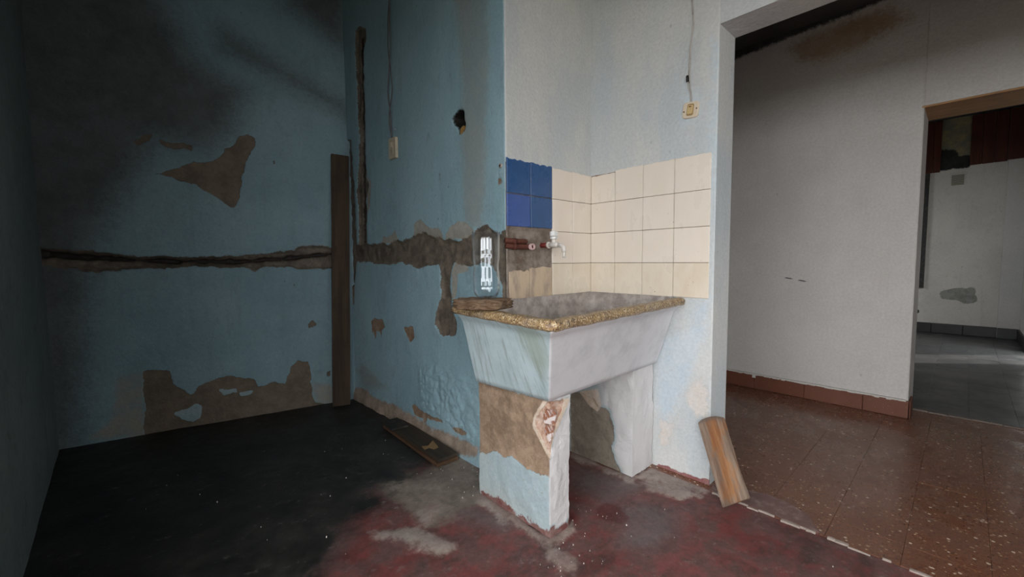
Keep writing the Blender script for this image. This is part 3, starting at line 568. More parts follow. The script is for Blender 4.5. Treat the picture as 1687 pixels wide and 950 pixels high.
def tile(name, mat, parent, axis, c0, c1, z0, z1, ragged=0.0, seed=0, off=0.0):
    """a tile on the wall X=0 (axis 'B') or Y=0 (axis 'A') between plan coordinates c0..c1"""
    rr = random.Random(seed)
    g = 0.0011; th = 0.007 + rr.uniform(0, 0.0012) + off
    w, h = abs(c1 - c0) / 2 - g, (z1 - z0) / 2 - g
    pts = [(-w, -h), (w, -h), (w, h), (-w, h)]
    if ragged:
        k = 9
        top = [(w - 2 * w * i / k, h - rr.uniform(0, ragged)) for i in range(k + 1)]
        pts = [(-w, -h), (w, -h)] + top
    m = MB().prism(pts, -0.006, th)
    R = Matrix(((0, 0, -1), (-1, 0, 0), (0, 1, 0))) if axis == 'B' else Matrix(((1, 0, 0), (0, 0, -1), (0, 1, 0)))
    o = m.build(name, mat, parent, bevel=0.0015, segs=1)
    for v in o.data.vertices: v.co = R @ v.co
    cc, zc = (c0 + c1) / 2, (z0 + z1) / 2
    o.location = (0, cc, zc) if axis == 'B' else (cc, 0, zc)
    return o
for r in range(4):
    for c in range(4):
        w0, w1 = -c * T - (0.009 if c == 0 else 0), -(c + 1) * T - (0.004 if c == 3 else 0)
        tile('wall_tile', m_cream_low if r == 0 else m_cream, wall_B, 'B', w1, w0, TB + r * T, TB + (r + 1) * T - (0.012 if r == 3 and c == 0 else 0), 0.004 if r == 3 else 0, 10 * r + c)
    for c in range(2):
        w0, w1 = -c * T * 1.0, -(c + 1) * T
        tile('wall_tile', m_cream_low if r == 0 else m_cream, wall_A, 'A', w1, w0, TB + r * T, TB + (r + 1) * T - (0.006 if r == 3 else 0), 0.006 if r == 3 else 0, 70 + 10 * r + c)
for r in (2, 3):
    for c in (2, 3):
        w0, w1 = -c * T + (c - 2) * 0.007, -(c + 1) * T + (c - 1) * 0.007 + (0.003 if c == 3 else 0)
        t = tile('blue_tile', m_blue_t2 if (r == 2 and c == 3) else m_blue_t, wall_A, 'A', w1 + 0.001, w0 - 0.001, TB + r * T + (0.012 if r == 2 else 0.001), TB + (r + 1) * T - 0.001, 0.010 if r == 3 else 0, 200 + 10 * r + c)
        t['label'] = 'blue glazed tile'
for c in (2, 3):
    t = tile('wall_tile', m_dirty, wall_A, 'A', -(c + 1) * T + (0.03 if c == 3 else 0), -c * T, TB - 0.01, TB + T - 0.012 * (c - 1), 0.012, 300 + c, -0.002)
    t['label'] = 'stained tile streaked with limescale'

# ------------------------------------------------------------------ skirtings, thresholds, soffit
sk = MB().box((FX - 0.004, 1.2, 0.0), (FX - 0.0005, FO + 0.01, 0.10)).build('baseboard_hall', m_grout, label='red terrazzo skirting along the white hall wall', cat='baseboard', **S)
y = 0.35; k = 0
while y > FO - 0.005:
    y1 = max(y - 0.2125 * 1.6, FO - 0.012)
    MB().box((FX - 0.018, y1 + 0.0008, 0.001), (FX - 0.004, y - 0.0008, 0.113 + 0.004 * math.sin(k * 2.1))).build('skirting_tile', m_base_red, sk, bevel=0.0025, segs=1)
    y = y1; k += 1
    if y <= FO - 0.01: break
MB().box((FX - 0.018, FO - 0.014, 0.001), (FX + 0.16, FO - 0.0015, 0.113)).build('skirting_tile', m_base_red, sk, bevel=0.0025, segs=1)
m_chip = plain('chipped_paint', (0.60, 0.57, 0.53), 0.8, 0.2, 0.3)
# ragged lip of hall-wall paint that hangs over the skirting
rr = random.Random(9); pts = []
yy = 0.2
while yy > FO:
    pts.append((yy, 0.113 - rr.uniform(-0.003, 0.006) - (0.022 if rr.random() < 0.03 else 0))); yy -= 0.012
m = MB()
for (a, za), (b, zb) in zip(pts, pts[1:]): m.box((FX - 0.0195, b, min(za, zb)), (FX - 0.001, a + 0.001, 0.122))
m.build('paint_lip', m_chip, sk)
bb = MB().box((GX - 0.008, -1.765, 0), (GX - 0.001, 1.3, 0.13)).build('baseboard_far', m_grout_d, label='black tiled skirting of the farthest room', cat='baseboard', **S)
for k in range(9):
    y = -1.765 + 0.30 * k
    MB().box((GX - 0.022, y + 0.002, 0.001), (GX - 0.008, min(y + 0.298, 1.29), 0.135)).build('skirting_tile', m_base_black, bb, bevel=0.003, segs=1)
MB().box((GX - 0.062, -1.93, 0.001), (GX - 0.046, -1.767, 0.135)).build('skirting_tile', m_base_black, bb, bevel=0.003, segs=1)
for k in range(4):
    MB().box((5.24 + 0.255 * k, -1.949, 0.001), (5.24 + 0.252 * (k + 1), -1.932, 0.135)).build('skirting_tile', m_base_black, bb, bevel=0.003, segs=1)
m_soffit = wood('soffit_wood', (0.36, 0.19, 0.08), (0.46, 0.26, 0.12), (0.28, 0.15, 0.07), axis=1, rough=0.55, crack=0.3)
MB().box((FX - 0.001, -1.93, FZ - 0.012), (FX + 0.38, FO + 0.012, FZ - 0.0005)).build('trim_1', m_soffit, bevel=0.002, label='orange-brown wooden soffit over the far doorway', cat='trim', **S)
# chipped cement lip between red floor and terrazzo
rr = random.Random(21); m = MB(); y = -0.72
while y > -3.15:
    l = rr.uniform(0.02, 0.07); w = rr.uniform(0.003, 0.010); x = -0.050 + rr.uniform(-0.006, 0.006)
    if rr.random() < 0.22: y -= l; continue
    m.prism([(x - w, y), (x - w * rr.uniform(.4, 1), y - l * 0.5), (x - w * rr.uniform(.5, 1), y - l), (x + w * .6, y - l), (x + w * rr.uniform(.4, 1.0), y - l * .5), (x + w * .6, y)], -0.006, 0.001 + rr.uniform(0, 0.003)); y -= l * 0.97
m.build('trim_2', plain('pale_cement', (0.36, 0.30, 0.26), 0.9, 0.2, 0.5), bevel=0.0015, segs=1, label='chipped pale cement lip where red floor meets terrazzo', cat='trim', **S)
smear = [(-0.04, -0.70), (0.05, -0.70), (0.085, -0.76), (0.09, -0.84), (0.115, -0.90), (0.10, -0.99), (0.06, -1.06), (0.0, -1.09), (-0.04, -1.12)]
MB().prism(smear, 0.0, 0.0022).build('cement_smear', plain('smear', (0.17, 0.10, 0.09), 0.6, 0.3, 0.8, (0.33, 0.25, 0.22), 22), hall, bevel=0.001, segs=1)
thr = MB()
rr = random.Random(5); y = FO
while y > -1.92:
    l = rr.uniform(0.05, 0.11); thr.box((2.03 - rr.uniform(.012, .03), max(y - l, -1.925), -0.004), (2.03 + rr.uniform(.008, .02), y, 0.006 + rr.uniform(0, .004))); y -= l
thr.build('trim_3', plain('threshold_stone', (0.16, 0.13, 0.11), 0.8), bevel=0.003, segs=1, label='worn stone threshold strip below the far doorway', cat='trim', **S)

# ------------------------------------------------------------------ laundry sink
sink = empty('laundry_sink', 'concrete laundry sink on two masonry piers in the tiled corner', 'sink', (-0.5, -0.3, 0))
SO = Vector((-0.5, -0.3, 0))
def sub(vs): return [(v[0] - SO.x, v[1] - SO.y, v[2] - SO.z) for v in vs]
def rloop(c, rad, seg=7):
    """rounded loop through corners c (list of xy), one radius per corner"""
    out = []
    for i, p in enumerate(c):
        p = Vector(p); a = (Vector(c[i - 1]) - p); b = (Vector(c[(i + 1) % len(c)]) - p)
        r = rad[i]; a.normalize(); b.normalize()
        ang = a.angle(b); t = r / math.tan(ang / 2); ctr = p + (a + b).normalized() * (r / math.sin(ang / 2))
        s = p + a * t - ctr; e = p + b * t - ctr
        tot = s.angle_signed(e) if r > 1e-6 else 0
        for k in range(seg + 1):
            f = k / seg; th = -tot * f
            v = Vector((s.x * math.cos(th) - s.y * math.sin(th), s.x * math.sin(th) + s.y * math.cos(th)))
            out.append((ctr.x + v.x, ctr.y + v.y))
    return out
def dens(loop, step=0.02):
    out = []
    for i, p in enumerate(loop):
        q = loop[(i + 1) % len(loop)]; L = math.dist(p, q); k = max(1, int(L / step))
        out += [(p[0] + (q[0] - p[0]) * j / k, p[1] + (q[1] - p[1]) * j / k) for j in range(k)]
    return out
TOPZ, BOTZ = 0.845, 0.535
oc_t = [(-0.944, -0.012), (-1.003, -0.603), (-0.006, -0.543), (-0.006, -0.012)]
oc_b = [(-0.858, -0.03), (-0.826, -0.432), (-0.006, -0.418), (-0.006, -0.012)]
def lerp_c(a, b, f): return [(p[0] + (q[0] - p[0]) * f, p[1] + (q[1] - p[1]) * f) for p, q in zip(a, b)]
ref = None; rings = []
def ring(c, rad):
    # same parameterisation for every ring: 7-step corners, 24 pts per side
    l = rloop(c, rad); out = []; s = 8
    for i in range(4):
        cor = l[i * s:(i + 1) * s]; nxt = l[((i + 1) % 4) * s]
        out += cor; a = cor[-1]
        out += [(a[0] + (nxt[0] - a[0]) * k / 25, a[1] + (nxt[1] - a[1]) * k / 25) for k in range(1, 25)]
    return out
zs = [(0.0, TOPZ, 0.0), (0.02, 0.83, 0.012), (0.05, 0.815, 0.038), (0.10, 0.80, 0.048)]
for k in range(12): zs.append((0.10 + 0.90 * (k + 1) / 12, 0.80 - (0.80 - BOTZ) * (k + 1) / 12, 0.048 * (1 - ((k + 1) / 12)) ))
prof = []
for f, z, inset in zs:
    c = lerp_c(oc_t, oc_b, f)
    c = [(c[0][0] + inset * .5, c[0][1]), (c[1][0] + inset * .6, c[1][1] + inset * .6), (c[2][0], c[2][1] + inset * .6), c[3]]
    prof.append((c, [0.006, 0.010, 0.003, 0.003], z))
verts, faces = [], []
for c, rad, z in prof: 
    r_ = ring(c, rad); verts += [(x, y, z) for x, y in r_]; nr = len(r_)
ic_t = [(-0.895, -0.018), (-0.945, -0.550), (-0.014, -0.492), (-0.014, -0.018)]
ic_b = [(-0.78, -0.06), (-0.79, -0.37), (-0.07, -0.36), (-0.07, -0.06)]
iz = [(0.0, TOPZ + 0.012), (0.06, 0.82), (0.5, 0.70), (0.9, 0.60), (1.0, 0.585)]
ofs_in = len(verts)
for f, z in iz:
    r_ = ring(lerp_c(ic_t, ic_b, f), [0.03, 0.03, 0.03, 0.035]); verts += [(x, y, z) for x, y in r_]
no, ni = len(prof), len(iz)
for a in range(no - 1):
    for j in range(nr): faces.append((a * nr + j, a * nr + (j + 1) % nr, (a + 1) * nr + (j + 1) % nr, (a + 1) * nr + j))
for a in range(ni - 1):
    for j in range(nr):
        k = ofs_in + a * nr; faces.append((k + (j + 1) % nr, k + j, k + nr + j, k + nr + (j + 1) % nr))
for j in range(nr): faces.append((j, ofs_in + j, ofs_in + (j + 1) % nr, (j + 1) % nr))
faces.append(tuple((no - 1) * nr + j for j in range(nr)))
faces.append(tuple(ofs_in + (ni - 1) * nr + j for j in range(nr))[::-1])
V3 = np.array(verts)
lip = np.clip((V3[:, 0] + 0.05) / 0.03, 0, 1) * (V3[:, 1] > -0.50); lip = np.maximum(lip, np.clip((V3[:, 1] + 0.04) / 0.02, 0, 1) * (V3[:, 0] > -0.66))
V3[:, 2] += lip * (V3[:, 2] > 0.84) * np.where(np.arange(len(V3)) < no * nr, 0.030, 0.018)
V3[:no * nr, 2] += fbm(V3[:no * nr, 0] + V3[:no * nr, 1] * 2, V3[:no * nr, 2], 9, 3, 3) * 0.004
# material: blue wash on the left flank, white elsewhere, grey cement inside
n = N('basin_plaster')
ln = n.mapping((9, 55, 4.0), (0.28, 0.0, 0)); streak = n.noise(1.0, 5, 0.7, ln)
spots = n.noise(8, 6, 0.7)
white = n.mix(n.rng(spots, 0.4, 0.7), (0.64, 0.635, 0.65), (0.53, 0.53, 0.55))
blue = n.mix(n.rng(spots, 0.35, 0.65), (0.47, 0.565, 0.60), (0.40, 0.49, 0.52))
blue = n.mix(n.math('MULTIPLY', n.rng(streak, 0.50, 0.68), 0.55), blue, (0.22, 0.25, 0.22))
cem = n.mix(n.rng(n.noise(14, 7, 0.7), 0.35, 0.65), (0.28, 0.24, 0.22), (0.50, 0.445, 0.41))
col = n.mix(n.rng(n.attr('left'), 0.3, 0.7), white, blue)
col = n.mix(n.math('MULTIPLY', n.rng(n.math('ADD', n.attr('green'), n.math('MULTIPLY', n.math('SUBTRACT', streak, 0.5), 0.8)), 0.35, 0.9), 0.55), col, (0.25, 0.29, 0.22))
col = n.mix(n.attr('inside'), col, cem)
m_basin = n.bsdf(col, 0.7, n.bump(n.math('ADD', n.math('MULTIPLY', streak, 0.004), n.math('MULTIPLY', n.noise(40, 5), 0.003)), 0.6, 1.0), 0.3)
basin = make('basin', sub(V3), faces, m_basin, sink, True)
recalc(basin)
inside = np.zeros(len(V3)); inside[ofs_in:] = 1
x_l = V3[:, 0]; cx = -0.975 + (V3[:, 2] < 0.84) * 0.0
lf = np.zeros(len(V3))
for a in range(no):
    for j in range(nr):
        lf[a * nr + j] = 1.0 if j < 8 + 24 + 3 else 0.0
green = np.clip(1 - np.abs(V3[:, 1] + 0.46) / 0.16, 0, 1) * lf * np.clip((V3[:, 2] - 0.56) / 0.15, 0, 1)
for nm, vv in (('inside', inside), ('left', lf), ('green', green)): add_attr(basin, nm, vv)
# rounded terrazzo rim along the two free sides
n = N('rim_terrazzo')
v1 = n.node('SeparateColor'); n.put(v1.inputs[0], n.voronoi(210, 'Color'))
col = n.mix(n.rng(n.noise(7, 5), 0.35, 0.65), (0.28, 0.18, 0.085), (0.38, 0.26, 0.13))
col = n.mix(n.math('GREATER_THAN', v1.outputs[0], 0.72), col, (0.17, 0.10, 0.055))
col = n.mix(n.math('GREATER_THAN', v1.outputs[1], 0.80), col, (0.58, 0.46, 0.30))
col = n.mix(n.math('GREATER_THAN', v1.outputs[2], 0.95), col, (0.04, 0.03, 0.025))
wear = n.rng(n.noise(6, 5, 0.7), 0.50, 0.68)
col = n.mix(n.math('MULTIPLY', wear, 0.5), col, (0.33, 0.27, 0.22))
m_rim = n.bsdf(col, 0.42, n.bump(n.voronoi(210, 'Distance'), 0.25, 0.003), 0.45)
path = []
oc = [(-0.957, -0.002), (-1.017, -0.617), (-0.004, -0.556)]
R = 0.035
p, a, b = Vector(oc[1]), (Vector(oc[0]) - Vector(oc[1])).normalized(), (Vector(oc[2]) - Vector(oc[1])).normalized()
ang = a.angle(b); t = R / math.tan(ang / 2); ctr = p + (a + b).normalized() * (R / math.sin(ang / 2))
A1, B1 = p + a * t, p + b * t
for k in range(30):
    q = Vector(oc[0]).lerp(A1, k / 30); path.append((q, Vector((-abs(a.y), abs(a.x) * (1 if a.x < 0 else -1))).normalized()))
for k in range(11):
    s_, e_ = (A1 - ctr).normalized(), (B1 - ctr).normalized()
    d_ = s_.lerp(e_, k / 10).normalized(); path.append((ctr + d_ * R, d_))
for k in range(1, 41):
    q = B1.lerp(Vector(oc[2]), k / 40); path.append((q, (B1 - ctr).normalized()))
pr = []     # profile: (inward offset, z)
for k in range(11):
    th = math.pi * (-0.42 + 0.92 * k / 10); pr.append((0.020 - 0.020 * math.cos(th), 0.853 + 0.0185 * math.sin(th)))
pr += [(0.032, 0.8715), (0.045, 0.870), (0.054, 0.866), (0.058, 0.858), (0.058, 0.838), (0.02, 0.834)]
verts, faces = [], []
m_ = len(pr)
for i, (q, nrm) in enumerate(path):
    if i < 30: nrm = (A1 - ctr).normalized()
    # smoothed end at the left
    shr = 1.0
    for o_, z in pr:
        wv = 0.0015 * math.sin(i * 1.7 + z * 300) + 0.001 * math.sin(i * 0.6)
        verts.append((q.x - nrm.x * (o_ + wv), q.y - nrm.y * (o_ + wv), z + 0.001 * math.sin(i * 0.9)))
for i in range(len(path) - 1):
    for j in range(m_):
        faces.append((i * m_ + j, (i + 1) * m_ + j, (i + 1) * m_ + (j + 1) % m_, i * m_ + (j + 1) % m_))
faces += [tuple(range(m_)), tuple((len(path) - 1) * m_ + j for j in range(m_))[::-1]]
recalc(make('rim', sub(verts), faces, m_rim, sink, True))

def pier(name, x0, x1, y0, y1, z1, mat, keyL, keyF, seed, chip=0.0):
    res = 0.011; nx, ny, nz = (max(1, int((x1 - x0) / res)), max(1, int((y1 - y0) / res)), int(z1 / res))
    bm = bmesh.new(); V = {}
    def vert(i, j, k):
        if (i, j, k) not in V: V[(i, j, k)] = bm.verts.new((x0 + (x1 - x0) * i / nx, y0 + (y1 - y0) * j / ny, z1 * k / nz))
        return V[(i, j, k)]
    for k in range(nz):
        for j in range(ny):
            bm.faces.new([vert(0, j, k), vert(0, j, k + 1), vert(0, j + 1, k + 1), vert(0, j + 1, k)])
            bm.faces.new([vert(nx, j, k), vert(nx, j + 1, k), vert(nx, j + 1, k + 1), vert(nx, j, k + 1)])
        for i in range(nx):
            bm.faces.new([vert(i, 0, k), vert(i + 1, 0, k), vert(i + 1, 0, k + 1), vert(i, 0, k + 1)])
            bm.faces.new([vert(i, ny, k), vert(i, ny, k + 1), vert(i + 1, ny, k + 1), vert(i + 1, ny, k)])
    for i in range(nx):
        for j in range(ny):
            bm.faces.new([vert(i, j, nz), vert(i + 1, j, nz), vert(i + 1, j + 1, nz), vert(i, j + 1, nz)])
    bmesh.ops.recalc_face_normals(bm, faces=bm.faces)
    me = bpy.data.meshes.new(name); bm.to_mesh(me); bm.free()
    co = np.array([v.co[:] for v in me.vertices])
    names = ['chip', 'pale', 'peel', 'redbase']
    fields = {}
    onL = co[:, 0] < x0 + 1e-5; onF = co[:, 1] < y0 + 1e-5
    wob = fbm(co[:, 0] + co[:, 1], co[:, 2], 30, 4, seed) * 0.02
    for k in names:
        f = np.full(len(co), 0.3)
        if k in POLY[keyL]: f = np.where(onL, sdf(-co[:, 1], co[:, 2], POLY[keyL][k]), f)
        if keyF in POLY and k in POLY[keyF]: f = np.where(onF, np.minimum(f, sdf(co[:, 0] - x0, co[:, 2], POLY[keyF][k])), f)
        fields[k] = np.clip(f + wob * (0.35 if k in ('chip', 'pale') else 2.6 if k == 'redbase' else 1.0), -0.3, 0.3)
    c0 = np.array([(x0 + x1) / 2, (y0 + y1) / 2, 0])
    nrm = co - c0; nrm[:, 2] = 0
    big = 0.010 * fbm(co[:, 1] + 3 * co[:, 0], co[:, 2], 5, 3, seed + 1) + 0.008 * fbm(co[:, 1] * 1.3 + 3 * co[:, 0], co[:, 2], 26, 3, seed + 2)
    dx = np.where(onL, -1.0, np.where(co[:, 0] > x1 - 1e-5, 1.0, 0)); dy = np.where(onF, -1.0, 0)
    cut = -0.003 * sstep(-fields.get('peel', np.full(len(co), .3)), 0, 0.01)
    if chip: cut = cut - chip * sstep(-fields['chip'], -0.002, 0.02) * (0.7 + 0.9 * fbm(co[:, 1] + co[:, 0], co[:, 2], 34, 3, 77))
    co[:, 0] += dx * (big + cut); co[:, 1] += dy * (big + cut)
    co -= np.array(SO)
    me.vertices.foreach_set('co', co.ravel())
    me.polygons.foreach_set('use_smooth', [True] * len(me.polygons)); me.materials.append(mat)
    o = bpy.data.objects.new(name, me); link(o, sink)
    mod = o.modifiers.new('edge', 'EDGE_SPLIT'); mod.split_angle = math.radians(50)
    for k, f in fields.items(): add_attr(o, k, f)
    return o
n = N('pier_paint')
geo = n.node('NewGeometry'); sx = n.node('SeparateXYZ'); n.put(sx.inputs[0], geo.outputs['Normal'])
def pier_mat(name, front, pl):
    m = layered(name, (0.38, 0.475, 0.51), (0.43, 0.47, 0.46), [
        ('peel', pl[0], pl[1], 0.026, 0.002, 0.003, 11),
        ('pale', (0.56, 0.42, 0.31), (0.66, 0.57, 0.48), 0.012, 0.003, 0.0, 30),
        ('redbase', (0.16, 0.055, 0.050), (0.26, 0.16, 0.14), 0.055, 0.006, 0.0, 20)] + ([('chip', (0.36, 0.17, 0.10), (0.58, 0.44, 0.36), 0.008, 0.003, 0.004, 34)] if front else []), 0.75, (0.30, 0.30, 0.26), 0.5)
    return m
m_p1 = pier_mat('pier_paint_blue', True, ((0.22, 0.15, 0.10), (0.39, 0.275, 0.19))); m_p2 = pier_mat('pier_paint_pale', False, ((0.20, 0.17, 0.135), (0.30, 0.255, 0.205)))
def white_front(mat, amount_left):
    t = mat.node_tree; b = [x for x in t.nodes if x.type == 'BSDF_PRINCIPLED'][0]
    src = b.inputs['Base Color'].links[0].from_socket
    at = t.nodes.new('ShaderNodeAttribute'); at.attribute_name = 'front'
    mx = t.nodes.new('ShaderNodeMixRGB'); mx.inputs['Color2'].default_value = (0.62, 0.60, 0.60, 1)
    t.links.new(at.outputs['Fac'], mx.inputs['Fac']); t.links.new(src, mx.inputs['Color1']); t.links.new(mx.outputs[0], b.inputs['Base Color'])
white_front(m_p1, 0); white_front(m_p2, 0)
p1 = pier('support_pier', -0.818, -0.707, -0.43, 0.0, 0.536, m_p1, 'P1', 'P1f', 5, 0.012)
p2 = pier('support_pier', -0.195, -0.006, -0.40, -0.01, 0.536, m_p2, 'P2', 'none', 15)
for o, lim in ((p1, 0.0), (p2, 0.14)):
    co = np.array([v.co[:] for v in o.data.vertices]) + np.array(SO)
    fr = np.array([v.normal.y for v in o.data.vertices]) < -0.5
    y0 = co[:, 1].min()
    nf = fr.astype(float)
    ch = np.zeros(len(co), np.float32)
    for a in ('chip', 'pale', 'redbase'):
        if a in o.data.attributes:
            arr = np.zeros(len(co), np.float32); o.data.attributes[a].data.foreach_get('value', arr)
            ch = np.maximum(ch, (arr < 0.003).astype(np.float32))
    nf = np.where(ch > 0, 0, nf)
    if lim:
        pk = np.zeros(len(co), np.float32); o.data.attributes['peel'].data.foreach_get('value', pk)
        nf = np.maximum(nf, np.clip((pk - 0.004) / 0.02, 0, 1) * np.clip((-co[:, 1] - 0.16) / 0.1, 0, 1))
    add_attr(o, 'front', nf)
# two broken brick ends showing in the chipped arris of the front pier
n = N('broken_brick')
f = n.rng(n.noise(34, 6, 0.6, None, 0.6), 0.46, 0.56)
col = n.mix(f, n.mix(n.noise(90, 4), (0.15, 0.055, 0.035), (0.34, 0.15, 0.09)), (0.56, 0.49, 0.47))
m_brick = n.bsdf(col, 0.9, n.bump(n.math('ADD', f, n.noise(120, 4)), 0.6, 0.004), 0.2)
for zc, pts in ((0.470, [(-0.024, -0.026), (0.000, -0.029), (0.020, -0.024), (0.024, 0.016), (0.012, 0.028), (-0.016, 0.026), (-0.026, 0.006)]), (0.408, [(-0.012, -0.020), (-0.002, -0.040), (0.010, -0.022), (0.017, 0.024), (-0.004, 0.030), (-0.020, 0.026), (-0.022, 0.004)])):
    o = MB().prism(pts, -0.012, 0.0012).build('brick_end', m_brick, p1, bevel=0.003, segs=2)
    R_ = Euler((math.pi / 2, 0, math.radians(-58))).to_matrix()
    for v in o.data.vertices: v.co = R_ @ v.co
    o.location = Vector((-0.8088, -0.4208, zc)) - SO

# ------------------------------------------------------------------ taps and pipes
m_plastic = plain('white_plastic', (0.70, 0.65, 0.60), 0.35, 0.5, 0.2, (0.5, 0.38, 0.28), 60, 0.03)
m_redp = plain('red_pipe', (0.16, 0.022, 0.018), 0.55, 0.4, 0.5, (0.06, 0.03, 0.025), 60)
m_rust = plain('rusty_pipe', (0.10, 0.030, 0.020), 0.7, 0.3, 0.7, (0.16, 0.075, 0.045), 50, 0.4)
FXc, FZc = -0.395, 1.131
tap = empty('faucet', 'white plastic tap on a red pipe stub in the tiled corner', 'faucet', (FXc, 0.0, FZc))
MB().tube([(0, 0.03, 0), (0, -0.040, 0)], 0.0125, 14).build('pipe_stub', m_redp, tap, True, label='dark red pipe stub')
MB().tube([(0, -0.036, 0), (0, -0.046, 0)], [0.0165, 0.0165], 16).build('flange', m_plastic, tap, True, bevel=0.001)
bdy = MB().tube([(0, -0.044, 0), (0, -0.058, 0), (0, -0.060, 0), (0, -0.092, 0), (0, -0.104, -0.003)], [0.0115, 0.0115, 0.015, 0.015, 0.0105], 16)
bdy.tube([(0, -0.074, 0.0), (0, -0.074, 0.030)], [0.0115, 0.010], 14)
bdy.build('body', m_plastic, tap, True)
spt = MB().tube([(0, -0.100, -0.002), (0, -0.122, -0.004), (0, -0.135, -0.012), (0, -0.139, -0.026), (0, -0.139, -0.036)], [0.0105, 0.0105, 0.011, 0.0115, 0.0115], 14).build('spout', m_plastic, tap, True)
MB().tube([(0, -0.139, -0.034), (0, -0.139, -0.066)], [0.0075, 0.0065], 12).build('hose_barb', m_plastic, spt, True)
hd = MB(); pts = []
for k in range(24):
    a = 2 * math.pi * k / 24; r = 0.0165 + (0.0022 if k % 4 < 2 else 0); pts.append((r * math.cos(a), -0.074 + r * math.sin(a)))
hd.prism(pts, 0.028, 0.040)
pts2 = [(0.021 * math.cos(2 * math.pi * k / 8), -0.074 + (0.021 if k % 2 else 0.016) * math.sin(2 * math.pi * k / 8)) for k in range(8)]
hd.prism(pts2, 0.042, 0.066)
hnd = hd.build('handle', plain('white_knob', (0.78, 0.77, 0.76), 0.35, 0.5, 0.1), tap, bevel=0.003)
MB().tube([(0, -0.074, 0.06), (0, -0.074, 0.070)], 0.009, 12).build('cap', m_plastic, hnd, True)
for (z, x1, open_end, lab) in ((1.146, -0.515, False, 'upper rusty brown pipe in the broken cement below the blue tiles'), (1.121, -0.52, True, 'lower rusty brown pipe with open pink end below the blue tiles')):
    pe = empty('water_pipe', lab, 'pipe', (-0.58, 0.0, z), group='pipes in the broken cement')
    y = -0.006 if not open_end else -0.010
    pth = [(-0.068, y + 0.01, 0.004), (-0.04, y, 0.001), (0.0, y, 0)]
    if open_end: pth += [(0.045, y - 0.002, 0), (0.058, y - 0.008, 0), (0.062, y - 0.022, 0), (0.062, y - 0.034, 0)]
    else: pth += [(0.05, y, 0), (0.062, y + 0.006, 0), (0.068, y + 0.02, 0)]
    MB().tube(pth, 0.0125, 14).build('pipe', m_rust, pe, True)
    MB().tube([(-0.030, y, 0), (-0.010, y, 0)], 0.0150, 14).build('coupling', m_rust, pe, True)
    if open_end:
        seg = 18; vs, fs = [], []
        for (r, yy) in ((0.0155, y - 0.026), (0.0155, y - 0.042), (0.0095, y - 0.042), (0.0095, y - 0.026)):
            vs += [(0.062 + r * math.cos(2 * math.pi * k / seg), yy, r * math.sin(2 * math.pi * k / seg)) for k in range(seg)]
        for a in range(3):
            for k in range(seg): fs.append((a * seg + k, a * seg + (k + 1) % seg, (a + 1) * seg + (k + 1) % seg, (a + 1) * seg + k))
        recalc(make('open_end', vs, fs, plain('pink_plastic', (0.62, 0.42, 0.42), 0.5), pe, True))
        MB().tube([(0.062, y - 0.020, 0), (0.062, y - 0.031, 0)], 0.0095, 14).build('bore', plain('bore_black', (0.01, 0.008, 0.008), 0.9), pe)

# ------------------------------------------------------------------ rough slab and cut bottle on the rim
SL = Vector((-0.945, -0.195, 0.8725))
slab_o = empty('wood_slab', 'rough brown weathered slab under the cut plastic bottle', 'slab', SL, (0, 0, math.radians(-61)))
nu, nv_ = 40, 9
verts, faces = [], []
rr = random.Random(3)
out = []
for i in range(nu):
    a = 2 * math.pi * i / nu
    e = 3.0
    ca, sa = math.cos(a), math.sin(a)
    rad = (abs(ca) ** e + abs(sa) ** e) ** (-1 / e)
    jitter = 1 + 0.05 * math.sin(3 * a + 1) + 0.035 * math.sin(7 * a) + rr.uniform(-0.03, 0.03)
    out.append((0.108 * rad * ca * jitter, 0.082 * rad * sa * jitter))
prof_s = [(0.80, 0.0), (0.93, 0.004), (1.0, 0.011), (0.94, 0.016), (1.02, 0.022), (0.95, 0.028), (0.99, 0.033), (0.91, 0.037), (0.6, 0.039), (0.25, 0.038)]
for f, z in prof_s:
    for i, (x, y) in enumerate(out):
        j = 1 + (0.045 * math.sin(i * 2.3 + z * 900) + rr.uniform(-.06, .06) if 0.9 < f else 0)
        verts.append((x * f * j, y * f * j, z + (0.0022 * math.sin(i * 1.3 + f * 9) + rr.uniform(-.0022, .0022) if 0.005 < z < 0.038 and f > 0.9 else 0)))
for a in range(len(prof_s) - 1):
    for i in range(nu): faces.append((a * nu + i, a * nu + (i + 1) % nu, (a + 1) * nu + (i + 1) % nu, (a + 1) * nu + i))
faces += [tuple(range(nu))[::-1], tuple((len(prof_s) - 1) * nu + i for i in range(nu))]
n = N('weathered_bark')
g = n.noise(1.0, 8, 0.75, n.mapping((14, 60, 90)), 0.8); b_ = n.noise(26, 8, 0.7)
col = n.mix(n.rng(g, 0.32, 0.68), (0.13, 0.075, 0.045), (0.37, 0.245, 0.155))
col = n.mix(n.rng(b_, 0.5, 0.7), col, (0.30, 0.225, 0.165))
col = n.mix(n.rng(b_, 0.42, 0.30), col, (0.07, 0.042, 0.028))
m_slab = n.bsdf(col, 0.85, n.bump(n.math('ADD', g, b_), 1.0, 0.012), 0.2)
make('slab_body', verts, faces, m_slab, slab_o, True)
BT = Vector((-0.940, -0.215, SL.z + 0.0385))
bot = empty('plastic_bottle', 'clear plastic bottle with cut-off top standing on the slab', 'bottle', BT)
n = N('clear_plastic')
lw = n.node('LayerWeight'); lw.inputs['Blend'].default_value = 0.12
tr = n.node('BsdfTransparent'); tr.inputs['Color'].default_value = (0.965, 0.975, 0.98, 1)
gl = n.node('BsdfGlossy'); gl.inputs['Roughness'].default_value = 0.03; gl.inputs['Color'].default_value = (0.95, 0.97, 1, 1)
mx = n.node('MixShader')
n.put(mx.inputs['Fac'], n.math('MINIMUM', n.math('ADD', n.math('MULTIPLY', lw.outputs['Fresnel'], 0.8), 0.045), 0.42))
